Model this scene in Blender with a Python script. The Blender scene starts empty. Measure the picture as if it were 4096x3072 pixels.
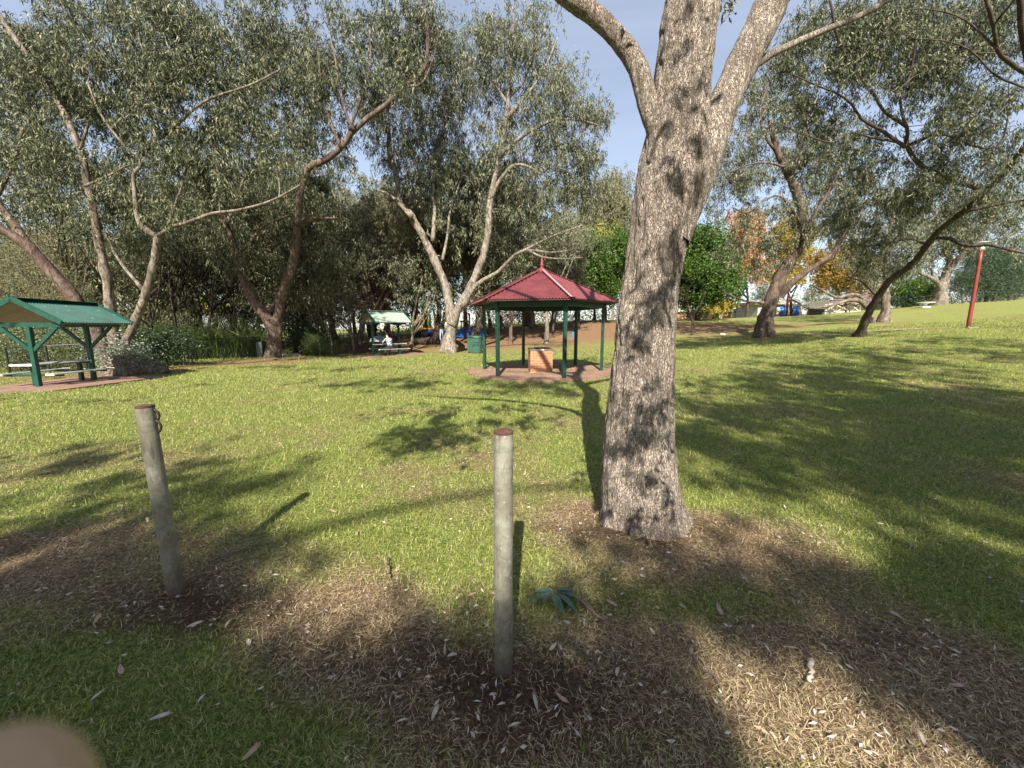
EXPOSURE = 1.3
USE_DENOISE = True
import bpy, math, random
import numpy as np
from mathutils import Vector, Matrix
rad = math.radians
rng = np.random.default_rng(11)
random.seed(11)
scene = bpy.context.scene
col = scene.collection

# ------------------------------------------------------------------ camera geometry
F, CX, CY, CAMZ = 1540.0, 2048.0, 1536.0, 1.6
PITCH = rad(8.31)
cp_, sp_ = math.cos(PITCH), math.sin(PITCH)
CAM = np.array([0.0, 0.0, CAMZ])
FWD = np.array([0.0, cp_, -sp_])
SUN_EL, SUN_AZ = rad(40), rad(4.0)          # sun behind the viewer
SUN = np.array([-math.sin(SUN_AZ) * math.cos(SUN_EL), -math.cos(SUN_AZ) * math.cos(SUN_EL), math.sin(SUN_EL)])

def ray(u, v):
    a, b = (u - CX) / F, (CY - v) / F
    return np.array([a, b * sp_ + cp_, b * cp_ - sp_])
def P(u, v, Y):
    d = ray(u, v)
    return CAM + d * (Y / d[1])
def pr(w, p):                               # metres of radius seen as w pixels of width at p
    q = np.asarray(p) - CAM; dp = float(np.dot(q, FWD))
    return 0.5 * w * dp / F / math.sqrt(1 + (q[0] / dp) ** 2)

# ------------------------------------------------------------------ noise
def _h(ix, iy, iz, s):
    n = (ix * 374761393 + iy * 668265263 + iz * 2147483647 + s * 974711) & 0xffffffff
    n = ((n ^ (n >> 13)) * 1274126177) & 0xffffffff
    n = ((n ^ (n >> 16)) * 2246822519) & 0xffffffff
    return ((n ^ (n >> 15)) & 0xffff) / 65535.0
def noise3(x, y, z, s=0):
    x, y, z = np.broadcast_arrays(np.asarray(x, float), np.asarray(y, float), np.asarray(z, float))
    ix, iy, iz = np.floor(x).astype(np.int64), np.floor(y).astype(np.int64), np.floor(z).astype(np.int64)
    fx, fy, fz = x - ix, y - iy, z - iz
    fx, fy, fz = fx * fx * (3 - 2 * fx), fy * fy * (3 - 2 * fy), fz * fz * (3 - 2 * fz)
    r = 0
    for a in (0, 1):
        for b in (0, 1):
            for c in (0, 1):
                w = (fx if a else 1 - fx) * (fy if b else 1 - fy) * (fz if c else 1 - fz)
                r = r + w * _h(ix + a, iy + b, iz + c, s)
    return r
def fbm(x, y, z=0.0, o=4, s=0):
    r, a, t = 0, 0.5, 0
    for k in range(o):
        r = r + a * noise3(np.asarray(x) * 2 ** k, np.asarray(y) * 2 ** k, np.asarray(z) * 2 ** k, s + k); t += a; a *= 0.5
    return r / t

# ------------------------------------------------------------------ ground heights: seen points with their distance
_cps = [(160, 1555, 12.0), (378, 1530, 13.8), (20, 1500, 17), (500, 1480, 17), (820, 1452, 21), (1090, 1430, 24),
        (1493, 1426, 25), (1597, 1420, 26), (1790, 1411, 26), (1880, 1411, 27), (2161, 1484, 13.7), (2000, 1385, 30), (2185, 1374, 31),
        (2300, 1358, 32), (2300, 1284, 45), (2700, 1342, 30), (2700, 1278, 45), (3000, 1270, 45), (3048, 1346, 25), (3250, 1262, 45), (3434, 1346, 21),
        (3534, 1289, 29), (3870, 1312, 20), (3753, 1219, 38), (4096, 1200, 44), (4096, 1308, 20), (3450, 1245, 45), (1700, 1345, 38), (1300, 1415, 30),
        (1860, 1345, 38), (2560, 1375, 27), (3300, 1450, 14), (4096, 1480, 11.5), (2050, 1310, 50), (600, 1420, 32), (0, 1450, 30),
        (2300, 1290, 62), (2700, 1288, 62), (3000, 1282, 62), (3250, 1277, 62), (3450, 1262, 62), (2850, 1277, 45), (3150, 1266, 45), (2500, 1281, 45), (4096, 1222, 75), (3700, 1245, 60)]
_cw = [P(*c) for c in _cps]
_cw += [np.array([x, y, 0.0]) for x, y in ((0, 0), (3, 1), (-3, 1), (0, 3), (-4, 4), (3.5, 4), (0, 6), (-6, 7), (0, 9.5), (5, 7), (0, -6), (-7, -6), (7, -6), (-9, 2), (9, 2), (-6, 11))]
_cw += [np.array([x, y, z]) for x, y, z in ((0, -40, 0), (-60, 0, -.5), (60, 0, 3), (70, 50, 6), (-60, 50, -1.2), (0, 110, 3.2), (70, 110, 5), (-70, 110, -.6), (0, 300, 3), (-200, 300, -1), (200, 300, 5))]
_cw = np.array(_cw)
def _phi(d): return np.sqrt(d * d + 9.0)
_A = _phi(np.linalg.norm(_cw[:, None, :2] - _cw[None, :, :2], axis=2)) + np.eye(len(_cw)) * -0.05
_n = len(_cw)
_M = np.zeros((_n + 1, _n + 1)); _M[:_n, :_n] = _A; _M[_n, :_n] = 1; _M[:_n, _n] = 1
_sol = np.linalg.solve(_M, np.append(_cw[:, 2], 0))
def gz(x, y):
    x, y = np.asarray(x, float), np.asarray(y, float)
    r = np.full(np.broadcast(x, y).shape, _sol[_n])
    for k in range(_n):
        r = r + _sol[k] * _phi(np.hypot(x - _cw[k, 0], y - _cw[k, 1]))
    return r
def gp(u, Y):                                # ground point in column u at distance Y
    z = 0.0
    for _ in range(6):
        x = (u - CX) / F * (Y * cp_ - (z - CAMZ) * sp_)
        z = float(gz(x, Y))
    return np.array([x, Y, z])
def gpix(u, v):                              # ground point seen at pixel
    d = ray(u, v); t0, t1 = 0.2, None
    t = 0.2
    while t < 150:
        p = CAM + d * t
        if p[2] < float(gz(p[0], p[1])): t1 = t; break
        t0 = t; t *= 1.03
    if t1 is None: return CAM + d * 150
    for _ in range(25):
        m = (t0 + t1) / 2; p = CAM + d * m
        if p[2] < float(gz(p[0], p[1])): t1 = m
        else: t0 = m
    return CAM + d * t1

# ------------------------------------------------------------------ objects
def tag(o, label=None, cat=None, group=None, kind=None):
    if label: o['label'] = label
    if cat: o['category'] = cat
    if group: o['group'] = group
    if kind: o['kind'] = kind
    return o
def thing(name, label, cat, loc=(0, 0, 0), rz=0.0, group=None):
    o = bpy.data.objects.new(name, None); col.objects.link(o)
    o.location = [float(c) for c in loc]; o.rotation_euler = (0, 0, rz); o.empty_display_size = 0.2
    return tag(o, label, cat, group)
def copy_tree(o, parent=None):
    c = o.copy(); col.objects.link(c); c.parent = parent
    for ch in [x for x in bpy.data.objects if x.parent == o]:
        copy_tree(ch, c)
    return c
def mesh_np(name, verts, faces, mats, parent=None, smooth=False, midx=None, world=False, link=True):
    """faces: list of int arrays (n,k) or a list of lists"""
    verts = np.asarray(verts, np.float32).reshape(-1, 3)
    if world and parent is not None:
        verts = verts - np.array(parent.location, np.float32)
    me = bpy.data.meshes.new(name)
    if isinstance(faces, list) and len(faces) and isinstance(faces[0], np.ndarray):
        loops = np.concatenate([f.ravel() for f in faces]).astype(np.int32)
        tot = np.concatenate([np.full(len(f), f.shape[1]) for f in faces]).astype(np.int32)
    else:
        loops = np.array([i for f in faces for i in f], np.int32)
        tot = np.array([len(f) for f in faces], np.int32)
    me.vertices.add(len(verts)); me.vertices.foreach_set('co', verts.ravel())
    me.loops.add(len(loops)); me.loops.foreach_set('vertex_index', loops)
    me.polygons.add(len(tot)); me.polygons.foreach_set('loop_start', np.concatenate([[0], np.cumsum(tot)[:-1]]).astype(np.int32))
    if midx is not None: me.polygons.foreach_set('material_index', np.asarray(midx, np.int32))
    me.polygons.foreach_set('use_smooth', np.full(len(tot), bool(smooth)))
    for m in (mats if isinstance(mats, (list, tuple)) else [mats]): me.materials.append(m)
    me.update(calc_edges=True)
    o = bpy.data.objects.new(name, me)
    if link: col.objects.link(o)
    if parent is not None: o.parent = parent
    return o

def frames(pts):
    pts = np.asarray(pts, float); n = len(pts)
    t = np.gradient(pts, axis=0); t /= np.linalg.norm(t, axis=1)[:, None] + 1e-12
    a = np.array([1.0, 0, 0]) if abs(t[0][0]) < 0.9 else np.array([0, 1.0, 0])
    U = np.zeros((n, 3)); V = np.zeros((n, 3))
    u = a - t[0] * np.dot(a, t[0])
    for i in range(n):
        u = u - t[i] * np.dot(u, t[i]); u = u / (np.linalg.norm(u) + 1e-12)
        U[i] = u; V[i] = np.cross(t[i], u)
    return t, U, V

class MB:
    def __init__(s): s.v, s.f, s.n = [], [], 0
    def add(s, v, f):
        s.v.append(np.asarray(v, float).reshape(-1, 3)); s.f += [[i + s.n for i in q] for q in f]; s.n += len(s.v[-1]); return s
    def box(s, c, size, rot=None, bev=0.0):
        hx, hy, hz = [q / 2 for q in size]
        if bev <= 0:
            v = np.array([[x, y, z] for x in (-hx, hx) for y in (-hy, hy) for z in (-hz, hz)])
            f = [[0, 1, 3, 2], [4, 6, 7, 5], [0, 4, 5, 1], [2, 3, 7, 6], [0, 2, 6, 4], [1, 5, 7, 3]]
        else:
            b = min(bev, hx * .9, hy * .9, hz * .9); v = []; f = []; idx = {}
            for sx in (-1, 1):
                for sy in (-1, 1):
                    for sz in (-1, 1):
                        for ax in range(3):
                            h = [hx - b, hy - b, hz - b]; h[ax] += b
                            idx[(sx, sy, sz, ax)] = len(v); v.append([sx * h[0], sy * h[1], sz * h[2]])
            v = np.array(v)
            for ax in range(3):
                o1, o2 = [k for k in range(3) if k != ax]
                for sg in (-1, 1):
                    q = []
                    for (p1, p2) in ((-1, -1), (1, -1), (1, 1), (-1, 1)):
                        k = [0, 0, 0]; k[ax] = sg; k[o1] = p1; k[o2] = p2; q.append(idx[(k[0], k[1], k[2], ax)])
                    f.append(q)
            for ax in range(3):
                o1, o2 = [k for k in range(3) if k != ax]
                for p1 in (-1, 1):
                    for p2 in (-1, 1):
                        q = []
                        for (sg, a2) in ((-1, o1), (1, o1), (1, o2), (-1, o2)):
                            k = [0, 0, 0]; k[ax] = sg; k[o1] = p1; k[o2] = p2; q.append(idx[(k[0], k[1], k[2], a2)])
                        f.append(q)
            for sx in (-1, 1):
                for sy in (-1, 1):
                    for sz in (-1, 1): f.append([idx[(sx, sy, sz, a)] for a in range(3)])
        if rot is not None: v = v @ np.array(rot).T
        return s.add(v + np.array(c, float), f)
    def bar(s, a, b, w, h=None, bev=0.0, up=(0, 0, 1)):
        a, b = np.array(a, float), np.array(b, float); h = h or w
        x = b - a; L = np.linalg.norm(x); x /= L
        u = np.array(up, float)
        if abs(np.dot(u, x)) > .98: u = np.array([0, 1.0, 0])
        y = np.cross(u, x); y /= np.linalg.norm(y); z = np.cross(x, y)
        return s.box((a + b) / 2, (L, w, h), np.stack([x, y, z], 1), bev)
    def tube(s, pts, r, n=10, caps=True):
        pts = np.asarray(pts, float); r = np.broadcast_to(np.asarray(r, float), (len(pts),))
        t, U, V = frames(pts); a = np.linspace(0, 2 * math.pi, n, endpoint=False)
        v = pts[:, None] + r[:, None, None] * (np.cos(a)[None, :, None] * U[:, None] + np.sin(a)[None, :, None] * V[:, None])
        f = [[i * n + k, i * n + (k + 1) % n, (i + 1) * n + (k + 1) % n, (i + 1) * n + k] for i in range(len(pts) - 1) for k in range(n)]
        if caps: f += [list(range(n))[::-1], [(len(pts) - 1) * n + k for k in range(n)]]
        return s.add(v.reshape(-1, 3), f)
    def lathe(s, prof, c=(0, 0, 0), n=16):
        return s.tube_prof([(p[0], p[1]) for p in prof], c, n)
    def tube_prof(s, prof, c, n):
        a = np.linspace(0, 2 * math.pi, n, endpoint=False); v = []
        for r, z in prof: v += [[c[0] + r * math.cos(k), c[1] + r * math.sin(k), c[2] + z] for k in a]
        m = len(prof)
        f = [[i * n + k, i * n + (k + 1) % n, (i + 1) * n + (k + 1) % n, (i + 1) * n + k] for i in range(m - 1) for k in range(n)]
        f += [list(range(n))[::-1], [(m - 1) * n + k for k in range(n)]]
        return s.add(v, f)
    def prism(s, poly, d):                      # poly: 3d points, d: extrusion vector
        p = np.asarray(poly, float); n = len(p); d = np.asarray(d, float)
        f = [list(range(n))[::-1], [n + k for k in range(n)]] + [[k, (k + 1) % n, n + (k + 1) % n, n + k] for k in range(n)]
        return s.add(np.concatenate([p, p + d]), f)
    def build(s, name, mat, parent=None, smooth=False, world=False):
        return mesh_np(name, np.concatenate(s.v), s.f, mat, parent, smooth, world=world)

# ------------------------------------------------------------------ materials
def newmat(name):
    m = bpy.data.materials.new(name); m.use_nodes = True
    nt = m.node_tree; b = nt.nodes['Principled BSDF']
    return m, nt, b
def nd(nt, t, **k):
    n = nt.nodes.new(t)
    for a, b in k.items():
        if a.startswith('i_'): n.inputs[a[2:].replace('_', ' ')].default_value = b
        else: setattr(n, a, b)
    return n
def ramp(nt, fac, stops, interp='LINEAR'):
    r = nt.nodes.new('ShaderNodeValToRGB'); r.color_ramp.interpolation = interp
    while len(r.color_ramp.elements) < len(stops): r.color_ramp.elements.new(0.5)
    for e, (p, c) in zip(r.color_ramp.elements, stops): e.position = p; e.color = (*c, 1) if len(c) == 3 else c
    nt.links.new(fac, r.inputs[0]); return r.outputs[0]
def mixc(nt, fac, a, b, mode='MIX'):
    m = nt.nodes.new('ShaderNodeMix'); m.data_type = 'RGBA'; m.blend_type = mode
    for s, i in ((fac, 0), (a, 6), (b, 7)):
        if isinstance(s, (int, float)): m.inputs[i].default_value = s
        elif isinstance(s, tuple): m.inputs[i].default_value = (*s, 1)
        else: nt.links.new(s, m.inputs[i])
    return m.outputs[2]
def coords(nt, scale=(1, 1, 1), kind='Object'):
    tc = nt.nodes.new('ShaderNodeTexCoord'); mp = nt.nodes.new('ShaderNodeMapping'); mp.inputs['Scale'].default_value = scale
    nt.links.new(tc.outputs[kind], mp.inputs[0]); return mp.outputs[0]
def noise_n(nt, vec, scale, detail=4, rough=.55, dist=0):
    n = nt.nodes.new('ShaderNodeTexNoise'); n.inputs['Scale'].default_value = scale; n.inputs['Detail'].default_value = detail
    n.inputs['Roughness'].default_value = rough; n.inputs['Distortion'].default_value = dist
    nt.links.new(vec, n.inputs['Vector']); return n.outputs['Fac']
def bump(nt, b, h, strength=.4, dist=.02):
    n = nt.nodes.new('ShaderNodeBump'); n.inputs['Strength'].default_value = strength; n.inputs['Distance'].default_value = dist
    nt.links.new(h, n.inputs['Height']); nt.links.new(n.outputs[0], b.inputs['Normal'])
def mathn(nt, op, a, b=None):
    m = nt.nodes.new('ShaderNodeMath'); m.operation = op
    for s, i in ((a, 0), (b, 1)):
        if s is None: continue
        if isinstance(s, (int, float)): m.inputs[i].default_value = s
        else: nt.links.new(s, m.inputs[i])
    return m.outputs[0]

def paint(name, c, rough=.5, var=.25, wear=None, wear_amt=.6, scale=6, metal=0.0, spec=.4):
    """painted or plain surface with mottling and optional worn patches"""
    m, nt, b = newmat(name); v = coords(nt)
    n = noise_n(nt, v, scale, 5)
    d = tuple(x * (1 - var) for x in c); l = tuple(min(1, x * (1 + var)) for x in c)
    cc = ramp(nt, n, [(.3, d), (.7, l)])
    if wear:
        w = noise_n(nt, v, scale * 2.2, 6, .65)
        wf = ramp(nt, w, [(wear_amt, (0, 0, 0)), (wear_amt + .06, (1, 1, 1))])
        cc = mixc(nt, wf, cc, wear)
    nt.links.new(cc, b.inputs['Base Color']); b.inputs['Roughness'].default_value = rough; b.inputs['Metallic'].default_value = metal
    b.inputs['Specular IOR Level'].default_value = spec
    bump(nt, b, noise_n(nt, v, scale * 8, 3), .15, .004)
    return m
def leafmat(name, cols, trans=.3, tcol=None, rough=.45, spec=.35):
    m, nt, b = newmat(name)
    g = nt.nodes.new('ShaderNodeNewGeometry')
    k = len(cols); c = ramp(nt, g.outputs['Random Per Island'], [(i / max(1, k - 1), cc) for i, cc in enumerate(cols)])
    nt.links.new(c, b.inputs['Base Color']); b.inputs['Roughness'].default_value = rough; b.inputs['Specular IOR Level'].default_value = spec
    t = nt.nodes.new('ShaderNodeBsdfTranslucent')
    if tcol: t.inputs[0].default_value = (*tcol, 1)
    else: nt.links.new(c, t.inputs[0])
    mx = nt.nodes.new('ShaderNodeMixShader'); mx.inputs[0].default_value = trans
    nt.links.new(b.outputs[0], mx.inputs[1]); nt.links.new(t.outputs[0], mx.inputs[2])
    nt.links.new(mx.outputs[0], nt.nodes['Material Output'].inputs[0])
    return m
def barkmat(name, pale, brown, dark, patch=.5, scale=1.0, fiss=.35):
    m, nt, b = newmat(name)
    v = coords(nt, (1, 1, .35)); v2 = coords(nt, (1, 1, .16))
    n1 = noise_n(nt, v, 2.2 * scale, 6, .6, .6)
    c = ramp(nt, n1, [(patch - .12, brown), (patch + .08, pale)])
    n2 = noise_n(nt, v, 8 * scale, 6, .72)
    c = mixc(nt, ramp(nt, n2, [(.47, (0, 0, 0)), (.58, (1, 1, 1))]), c, tuple(.55 * a + .45 * d for a, d in zip(brown, dark)))
    n3 = noise_n(nt, v2, 22 * scale, 5, .75)
    c = mixc(nt, ramp(nt, n3, [(.50, (0, 0, 0)), (.62, (fiss * 2,) * 3)]), c, dark)
    nt.links.new(c, b.inputs['Base Color']); b.inputs['Roughness'].default_value = .85; b.inputs['Specular IOR Level'].default_value = .2
    bump(nt, b, mathn(nt, 'ADD', n2, n3), .6, .03)
    return m
# ------------------------------------------------------------------ camera, light, sky
cd = bpy.data.cameras.new('camera'); cam = bpy.data.objects.new('camera', cd); col.objects.link(cam)
cam.location = CAM; cam.rotation_euler = (math.pi / 2 - PITCH, 0, 0)
cd.sensor_width = 36; cd.lens = F / 4096 * 36; cd.clip_start = 0.002; cd.clip_end = 2000
cd.dof.use_dof = True; cd.dof.focus_distance = 6.0; cd.dof.aperture_fstop = 9.0
scene.camera = cam
sd = bpy.data.lights.new('sun', 'SUN'); sd.energy = 5.0; sd.angle = rad(.53); sd.color = (1, .93, .82)
so = bpy.data.objects.new('sun', sd); col.objects.link(so)
so.rotation_euler = Vector(SUN).to_track_quat('Z', 'Y').to_euler(); so.location = (0, -20, 30)
wd = bpy.data.worlds.new('World'); scene.world = wd; wd.use_nodes = True
nt = wd.node_tree; bg = nt.nodes['Background']
sky = nt.nodes.new('ShaderNodeTexSky'); sky.sky_type = 'NISHITA'; sky.sun_disc = False
sky.sun_elevation = SUN_EL; sky.sun_rotation = rad(180) + SUN_AZ; sky.air_density = 1.0; sky.dust_density = .5; sky.ozone_density = 1.5
v = coords(nt, (1, 1, 3.2), 'Generated')
n1 = noise_n(nt, v, 2.2, 7, .6, .5)
cl = ramp(nt, n1, [(.36, (.22,) * 3), (.80, (.50,) * 3)])
hs = nt.nodes.new('ShaderNodeHueSaturation'); hs.inputs['Saturation'].default_value = .8
nt.links.new(sky.outputs[0], hs.inputs['Color'])
mx = mixc(nt, cl, hs.outputs[0], (3.6, 4.0, 4.8))
nt.links.new(mx, bg.inputs[0]); bg.inputs[1].default_value = .085
scene.view_settings.view_transform = 'Standard'; scene.view_settings.look = 'None'; scene.view_settings.exposure = EXPOSURE
cy = scene.cycles
cy.max_bounces = 5; cy.diffuse_bounces = 3; cy.glossy_bounces = 2; cy.transmission_bounces = 3; cy.transparent_max_bounces = 4
cy.use_denoising = USE_DENOISE
try: cy.denoiser = 'OPENIMAGEDENOISE'; cy.denoising_input_passes = 'RGB_ALBEDO_NORMAL'
except Exception: pass
cy.sample_clamp_indirect = 6.0

# ------------------------------------------------------------------ what grows where
def blob(u, v, ru, rv, w):
    c = gpix(u, v); a = gpix(u + ru, v); n_ = gpix(u, v + rv); f_ = gpix(u, v - rv)
    return (c[0], c[1], abs(a[0] - c[0]) + 1e-3, abs(f_[1] - n_[1]) / 2 + 1e-3, w)
DRY = [blob(*b) for b in [(700, 2400, 450, 130, .75), (150, 2230, 480, 130, .7), (1900, 2620, 650, 200, .8), (2420, 2090, 330, 120, .9), (2750, 2230, 330, 110, .55),
       (1450, 2350, 320, 180, .5), (3350, 2800, 750, 260, .7), (2600, 2800, 450, 250, .7), (3050, 2130, 330, 70, .4), (3750, 2600, 300, 130, .5), (500, 1850, 220, 40, .35),
       (260, 2750, 520, 220, -.9), (1000, 2950, 420, 120, -.6), (2820, 2400, 260, 80, -.45), (1650, 2260, 160, 60, -.3), (3850, 2180, 420, 150, -.5), (1150, 2080, 420, 110, -.3),
       (1100, 2700, 170, 70, -.35), (2600, 2980, 250, 60, -.3), (2750, 1980, 200, 40, -.3)]]
BARE = [blob(*b) for b in [(760, 2450, 420, 90, 1.0), (2080, 2790, 560, 150, 1.0), (700, 2330, 500, 60, .5), (1750, 2650, 400, 90, .5), (2600, 2180, 380, 50, .45), (3500, 2560, 300, 90, .5), (2150, 3000, 450, 100, .5), (2400, 2115, 260, 34, .7), (2620, 2100, 200, 30, .6), (1500, 2560, 300, 60, .3), (100, 2180, 330, 50, .5)]]
MULCH = [blob(*b) for b in [(2100, 1325, 300, 22, 1.2), (2450, 1315, 350, 30, 1.2), (2850, 1312, 300, 26, .9), (3150, 1305, 200, 12, .35), (1750, 1350, 260, 22, 1.1), (1500, 1385, 180, 18, .8), (3060, 1350, 130, 10, .6), (3440, 1350, 110, 9, .6), (3520, 1292, 130, 10, .6), (1100, 1440, 150, 14, .5), (800, 1455, 350, 9, .8), (500, 1490, 200, 18, .7), (150, 1515, 200, 10, .6), (3350, 1292, 230, 7, .5)]]
def fld(B, x, y):
    r = 0
    for cx, cy0, rx, ry, w in B: r = r + w * np.exp(-0.7 * (((x - cx) / rx) ** 2 + ((y - cy0) / ry) ** 2))
    return r
def cover(x, y):
    x, y = np.asarray(x, float), np.asarray(y, float)
    near = np.clip((5.0 - y) / 4.5, 0, 1)
    n_ = fbm(x * 1.1, y * 1.1, 0, 5, 3); n2 = fbm(x * 4.5, y * 4.5, 0, 3, 9)
    dry = np.clip(.12 + .22 * near + fld(DRY, x, y) + (n_ - .5) * (1.15 + near) + (n2 - .5) * .55, 0, 1)
    bare = np.clip(fld(BARE, x, y) * 1.1 + (n2 - .55) * .8 - .1, 0, 1)
    mul = np.clip(fld(MULCH, x, y) + (n_ - .5) * .9 - .1, 0, 1)
    return dry, mul, bare

# ------------------------------------------------------------------ the ground sheet
m, nt, b = newmat('ground')
at = nt.nodes.new('ShaderNodeAttribute'); at.attribute_name = 'cover'
sp3 = nt.nodes.new('ShaderNodeSeparateColor'); nt.links.new(at.outputs['Color'], sp3.inputs[0])
vv = coords(nt)
g1, g2, g3 = noise_n(nt, vv, 46, 5, .75), noise_n(nt, vv, 1.6, 4, .6), noise_n(nt, vv, 9, 5, .7)
green = ramp(nt, g1, [(.34, (.04, .062, .011)), (.5, (.18, .225, .047)), (.62, (.42, .44, .15))])
green = mixc(nt, ramp(nt, g2, [(.35, (0, 0, 0)), (.7, (.6, .6, .6))]), green, (.25, .245, .07))
green = mixc(nt, ramp(nt, g3, [(.5, (0, 0, 0)), (.68, (.55,) * 3)]), green, (.08, .12, .028))
straw = ramp(nt, g1, [(.33, (.075, .048, .03)), (.52, (.24, .165, .09)), (.66, (.48, .38, .23))])
soil = ramp(nt, g1, [(.35, (.045, .027, .018)), (.6, (.12, .074, .05)), (.75, (.24, .17, .13))])
mul = ramp(nt, noise_n(nt, vv, 22, 5, .75), [(.36, (.07, .04, .022)), (.52, (.22, .13, .07)), (.68, (.45, .31, .19))])
c = mixc(nt, sp3.outputs[0], green, straw); c = mixc(nt, sp3.outputs[2], c, soil); c = mixc(nt, sp3.outputs[1], c, mul)
nt.links.new(c, b.inputs['Base Color']); b.inputs['Roughness'].default_value = .9; b.inputs['Specular IOR Level'].default_value = .1
bump(nt, b, mathn(nt, 'ADD', g1, g3), .9, .05)
M_ground = m
sx = np.linspace(-1, 1, 400); gxs = 2.2 * np.sinh(5.6 * sx)
sy = np.linspace(-.56, 1, 430); gys = 3.0 + 2.6 * np.sinh(5.6 * sy)
GX, GY = np.meshgrid(gxs, gys)
GZ = gz(GX, GY) + (fbm(GX * 1.7, GY * 1.7, 0, 3, 5) - .5) * .035 + (fbm(GX * .5, GY * .5, 0, 2, 6) - .5) * .06
def gz_s(x, y):
    return gz(x, y) + (fbm(x * 1.7, y * 1.7, 0, 3, 5) - .5) * .035 + (fbm(x * .5, y * .5, 0, 2, 6) - .5) * .06
nx, ny = len(gxs), len(gys)
ii = (np.arange(ny - 1)[:, None] * nx + np.arange(nx - 1)[None, :]).ravel()
go = mesh_np('ground', np.stack([GX, GY, GZ], -1).reshape(-1, 3), [np.stack([ii, ii + 1, ii + nx + 1, ii + nx], 1)], m, smooth=True)
dr, mu, ba = cover(GX.ravel(), GY.ravel())
ca = go.data.attributes.new('cover', 'FLOAT_COLOR', 'POINT')
ca.data.foreach_set('color', np.stack([dr, mu, ba, np.ones_like(dr)], 1).astype(np.float32).ravel())
tag(go, kind='structure')

# ------------------------------------------------------------------ grass blades
def blades(n, y0, y1, side, rg, pw=.35):
    y = (y0 ** pw + (y1 ** pw - y0 ** pw) * rg.random(n)) ** (1 / pw)
    return (rg.random(n) * 2 - 1) * (side * y + .5), y
def strip(base, d0, L, W, bend, rg, up):
    """bent two-segment blades"""
    n = len(base)
    side = np.cross(d0, np.tile([0, 0, 1.0], (n, 1))) + rg.normal(0, .15, (n, 3)); side /= np.linalg.norm(side, axis=1)[:, None] + 1e-9
    mid = base + d0 * (L * .5)[:, None]
    d1 = d0 + bend; d1 /= np.linalg.norm(d1, axis=1)[:, None]
    tip = mid + d1 * (L * .5)[:, None]
    w = (W / 2)[:, None]
    v = np.stack([base - side * w, base + side * w, mid + side * w * .85, mid - side * w * .85, tip + side * w * .25, tip - side * w * .25], 1)
    i = np.arange(n)[:, None] * 6
    return v.reshape(-1, 3), np.concatenate([i + np.array([[0, 1, 2, 3]]), i + np.array([[3, 2, 4, 5]])])
gr = np.random.default_rng(5)
GV, GF, DV, DF, gn, dn = [], [], [], [], 0, 0
for n in (260000, 220000):
    x, y = blades(n, .5, 26, 1.42, gr); z = gz_s(x, y); sc = np.maximum(1, y / 2.2) ** .62
    dry, mul, bare = cover(x, y)
    keep = (gr.random(n) > mul) & (gr.random(n) > bare * .85); x, y, z, dry = x[keep], y[keep], z[keep], dry[keep]
    sc = sc[keep]; isdry = gr.random(len(x)) < np.clip(dry * 1.15 - .06, 0.04, .96)
    for dd in (0, 1):
        k = isdry if dd else ~isdry; q = int(k.sum())
        base = np.stack([x[k], y[k], z[k]], 1); a = gr.random(q) * 6.283
        el = np.abs(gr.normal(.12, .22, q)) if dd else np.clip(gr.normal(.75, .35, q), .15, 1.4)
        d0 = np.stack([np.cos(a) * np.cos(el), np.sin(a) * np.cos(el), np.sin(el)], 1)
        base[:, 2] += gr.random(q) * (.014 if dd else .0)
        L = (gr.uniform(.018, .055, q) if dd else gr.uniform(.02, .05, q)) * sc[k] ** .8
        W = (gr.uniform(.0014, .0028, q) if dd else gr.uniform(.0022, .0042, q)) * sc[k]
        bend = gr.normal(0, .55, (q, 3)); bend[:, 2] -= .25
        v_, f_ = strip(base, d0, L, W, bend, gr, 0)
        if dd: DV.append(v_); DF.append(f_ + dn); dn += len(v_)
        else: GV.append(v_); GF.append(f_ + gn); gn += len(v_)
M_grass = leafmat('grass_blades', [(.055, .09, .015), (.13, .18, .03), (.23, .28, .06), (.35, .375, .11), (.50, .48, .2)], .3, None, .5, .25)
M_straw = leafmat('straw', [(.10, .07, .042), (.27, .195, .115), (.46, .36, .22), (.64, .53, .35)], .15, None, .6, .2)
tag(mesh_np('grass', np.concatenate(GV), [np.concatenate(GF)], M_grass), 'short green lawn grass', 'grass', kind='stuff')
tag(mesh_np('dry_grass', np.concatenate(DV), [np.concatenate(DF)], M_straw), 'dry straw coloured grass runners', 'dry grass', kind='stuff')
del GV, DV, GF, DF

# ------------------------------------------------------------------ leaf shapes
def leaves(pts, L, W, droop, rg, spreadz=.5, curl=.15):
    """one pointed leaf per point: a rhombus bent a little"""
    n = len(pts)
    d = rg.normal(0, 1, (n, 3)) * np.array([.75, .75, spreadz]); d[:, 2] -= droop
    d /= np.linalg.norm(d, axis=1)[:, None] + 1e-9
    w = np.cross(d, rg.normal(0, 1, (n, 3))); w /= np.linalg.norm(w, axis=1)[:, None] + 1e-9
    nrm = np.cross(d, w)
    L = (L * rg.uniform(.65, 1.3, n))[:, None]; W = (W * rg.uniform(.7, 1.3, n))[:, None]
    c = nrm * L * curl * rg.normal(0, 1, (n, 1))
    v = np.stack([pts, pts + d * L * .45 + w * W * .5 + c, pts + d * L, pts + d * L * .45 - w * W * .5 + c], 1)
    return v.reshape(-1, 3), (np.arange(n)[:, None] * 4 + np.array([[0, 1, 2, 3]]))

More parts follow.
